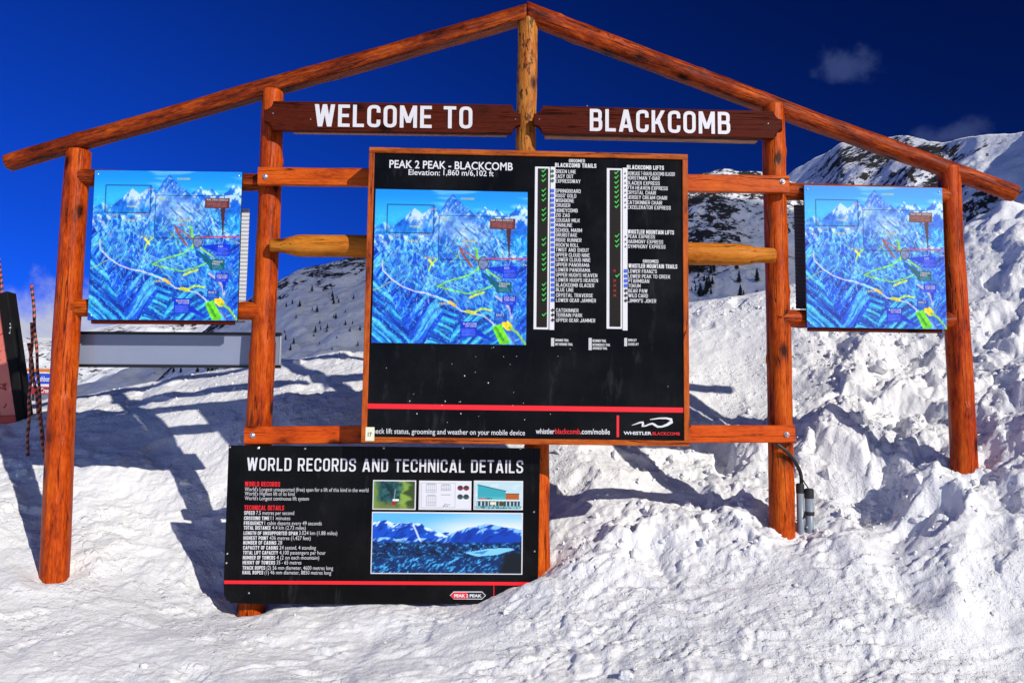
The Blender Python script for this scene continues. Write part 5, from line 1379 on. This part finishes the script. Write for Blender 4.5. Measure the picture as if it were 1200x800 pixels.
def bpole(label, top, bot, name='marker_pole'):
    gb = ray_ground(*bot); a = gb; t = P(top[0], top[1], gb.y + 0.02)
    d = t - a; Ln = d.length; d.normalize()
    n = 30
    pts = [(0.006 * math.sin(i * .9), 0, -0.25 + (Ln + 0.25) * i / n) for i in range(n + 1)]
    rad = [0.0135 * (1 + 0.14 * (i % 5 == 0)) for i in range(n + 1)]
    o = MB().tube(pts, rad, 10).build(name, BAM, None, smooth=True)
    o.matrix_world = Matrix.Translation(a) @ d.to_track_quat('Z', 'Y').to_matrix().to_4x4()
    return tag(o, label, 'pole', 'striped bamboo poles by the left post')
bpole('tallest striped bamboo pole standing in the snow beside the end post', (37.5, 334), (50, 516))
bpole('striped bamboo pole tilting away from the post, its foot nearest the red pad', (38, 378), (32, 534))
bpole('short striped bamboo pole whose foot is closest to the end post', (34, 402), (52.5, 536))
bpole('striped bamboo pole sticking up from behind the red tower pad', (-1, 303), (14, 489))
# trail sign beyond the crest
YS = 7.5
sg = Board('slope_sign', 'small blue and red trail name sign on thin black legs beyond the crest', 'trail sign', [(25, 432), (66, 432.5), (66, 466), (25, 465)], YS)
SBLUE = simple('blue_sign_face', (0.015, 0.06, 0.50), .4); SRED = simple('red_sign_face', (0.36, 0.014, 0.02), .4); SORANGE = simple('orange_sign_rail', (0.6, 0.16, 0.015), .5)
def srect(y0, y1, nm, mt, yo=0.0):
    m_ = MB(); x0, z1 = sg.L(26, y0); x1, z0 = sg.L(66, y1); m_.box(x0, x1, yo, yo + 0.03, z0, z1); return m_.build(nm, mt, sg.o)
srect(431.5, 436, 'top_rail', SORANGE, -0.01); f1 = srect(437, 450, 'name_plate', SBLUE); srect(450, 452.5, 'white_band', WHITE, 0.002); f2 = srect(452.5, 462, 'name_plate', SRED)
m_ = MB(); sg.text(m_, 'Wishbone', 40, 61, 446.5, 6, -0.003, .02); m_.build('lettering', WHITE, f1)
m_ = MB(); sg.text(m_, 'C', 30.5, 33.5, 460, 5.5, -0.003, .02); sg.text(m_, 'Creek', 47.5, 59.5, 460, 5.5, -0.003, .02); m_.build('lettering', WHITE, f2)
for px in (37, 58):
    x, z = sg.L(px, 462); m_ = MB(); m_.tube([(x, .05, -1.3), (x, .05, sg.z1)], .018, 8); m_.build('leg', BLACKMETAL, sg.o)

# ------------------------------------------------------------------ firs on the far slopes
FIRM = simple('fir_needles', (0.010, 0.016, 0.013), 0.8, vary=0.5, scale=1.5)
TRUNKM = simple('fir_bark', (0.03, 0.02, 0.015), 0.9)
def fir_mesh(seed):
    r_ = random.Random(seed); m_ = MB()
    n = 7
    for k in range(n):
        z = 0.10 + 0.86 * k / n; rad = 0.23 * (1 - k / n) ** 0.85 + 0.02; h = 0.25 * (1 - 0.4 * k / n)
        seg = 9; off = r_.uniform(0, 6)
        v = []
        for i in range(seg * 2):
            a = off + math.pi * i / seg
            q = rad * (1.0 if i % 2 else 0.45) * r_.uniform(0.7, 1.25)
            v.append((q * math.cos(a), q * math.sin(a), z - (0.03 if i % 2 else -0.02) + r_.uniform(-.02, .02)))
        v.append((0, 0, min(1.0, z + h)))
        m_.add(v, [(i, (i + 1) % (2 * seg), 2 * seg) for i in range(2 * seg)])
    me = bpy.data.meshes.new('crown'); me.from_pydata(m_.v, [], m_.f); me.update(); me.materials.append(FIRM)
    return me
FIRS = [fir_mesh(i) for i in range(4)]
m_ = MB(); m_.tube([(0, 0, -0.12), (0, 0, 0.5)], [0.03, 0.012], 6)
trunk_o = None
TR = bpy.data.meshes.new('trunk'); TR.from_pydata(m_.v, [], m_.f); TR.update(); TR.materials.append(TRUNKM)
def fir(M_, px, py, hpx, label, group, rr):
    p = M_.at_pixel(px, py)
    h = hpx / FPX * (p - EYE).length * 1.05
    o = thing('fir_tree', label, 'fir tree', tuple(p), group)
    o.scale = (h * rr.uniform(.75, 1.15), h * rr.uniform(.75, 1.15), h); o.rotation_euler = (0, 0, rr.uniform(0, 6))
    for nm, me in (('crown', rr.choice(FIRS)), ('trunk', TR)):
        c = bpy.data.objects.new(nm, me); COL.objects.link(c); c.parent = o
rr = random.Random(12)
for _ in range(34):
    px = rr.uniform(332, 424); py = rr.uniform(340, 412)
    fir(M_mid, px, py, rr.choice([4, 5, 6, 8]), 'small dark fir on the shaded slope seen between inner log post and status board', 'firs on the shaded slope past the inner post', rr)
for _ in range(14):
    px = rr.uniform(188, 290); py = rr.uniform(436, 446) - (px - 188) * 0.12
    fir(M_mid, px, py, rr.choice([8, 10, 13]), 'dark fir on the shaded slope just under the long grey panel', 'firs under the grey panel', rr)
for _ in range(46):
    px = rr.choice([rr.uniform(810, 838), rr.uniform(810, 838), rr.uniform(860, 897)]); py = rr.uniform(300, 350)
    fir(M_mid, px, py, rr.choice([6, 8, 10, 13, 15]), 'dark fir on the rocky slope seen below the honey coloured cross log', 'firs below the cross log', rr)

# ------------------------------------------------------------------ loose snow clods
def ico(sub):
    import bmesh
    bm = bmesh.new(); bmesh.ops.create_icosphere(bm, subdivisions=sub, radius=1.0)
    v = np.array([q.co[:] for q in bm.verts]); f = np.array([[q.index for q in p.verts] for p in bm.faces]); bm.free()
    return v, f
IV = {1: ico(1), 2: ico(2), 3: ico(3)}
allv = []; allf = []; nv = 0
N = 8000
cxs = rng.uniform(-4.6, 5.6, N); cys = rng.uniform(-1.7, 4.0, N)
mk = rough_mask(cxs, cys)
clump = sstep(-0.15, 0.3, fbm(cxs / 0.6, cys / 0.6, 401, 3))
keep = rng.uniform(0, 1, N) < (0.04 + 0.96 * mk) * (0.25 + 0.75 * clump)
cxs = cxs[keep]; cys = cys[keep]; mk = mk[keep]
czs = ground_h(cxs, cys)
BIG = set(np.nonzero((cxs > 0.6) & (cys > -0.1))[0][::60].tolist())
for qi, (x, y, z, m) in enumerate(zip(cxs, cys, czs, mk)):
    s = rng.uniform(0.05, 0.10) if qi in BIG else min(0.05, 0.0075 * math.exp(abs(rng.normal(0, 0.70))) * (0.5 + 0.8 * m))
    v, f = IV[3 if s > 0.024 else 2]
    d = 1 + 0.55 * fbm(v[:, 0] * 1.7 + x * 37, v[:, 1] * 1.7 + v[:, 2] * 1.3 + y * 53, 411, 4, 0.6)
    q = v * d[:, None]
    for _ in range(5):      # broken faces
        nrm = rng.normal(0, 1, 3); nrm /= np.linalg.norm(nrm); k_ = q @ nrm - rng.uniform(0.35, 0.7)
        q = q - np.clip(k_, 0, None)[:, None] * nrm
    q = q * rng.uniform(0.65, 1.3, 3) * s
    a, b_ = rng.uniform(0, 6.28), rng.uniform(-0.6, 0.6)
    Rz = np.array([[math.cos(a), -math.sin(a), 0], [math.sin(a), math.cos(a), 0], [0, 0, 1]]); Rx = np.array([[1, 0, 0], [0, math.cos(b_), -math.sin(b_)], [0, math.sin(b_), math.cos(b_)]])
    q = q @ (Rz @ Rx).T + np.array([x, y, z + s * 0.18])
    allv.append(q); allf.append(f + nv); nv += len(q)
V = np.concatenate(allv); F = np.concatenate(allf)
me = bpy.data.meshes.new('snow_clods')
me.vertices.add(len(V)); me.vertices.foreach_set('co', V.astype(np.float32).ravel())
me.loops.add(F.size); me.loops.foreach_set('vertex_index', F.astype(np.int32).ravel())
me.polygons.add(len(F)); me.polygons.foreach_set('loop_start', np.arange(0, F.size, 3, dtype=np.int32)); me.polygons.foreach_set('use_smooth', np.ones(len(F), bool))
me.update(calc_edges=True)
tag(link('snow_clods', me, None, [SNOW]), 'loose clods of broken snow strewn over the bank', 'snow', kind='stuff')
print('CLODS', len(cxs), 'VERTS', len(V), 'GROUND', GX.shape)
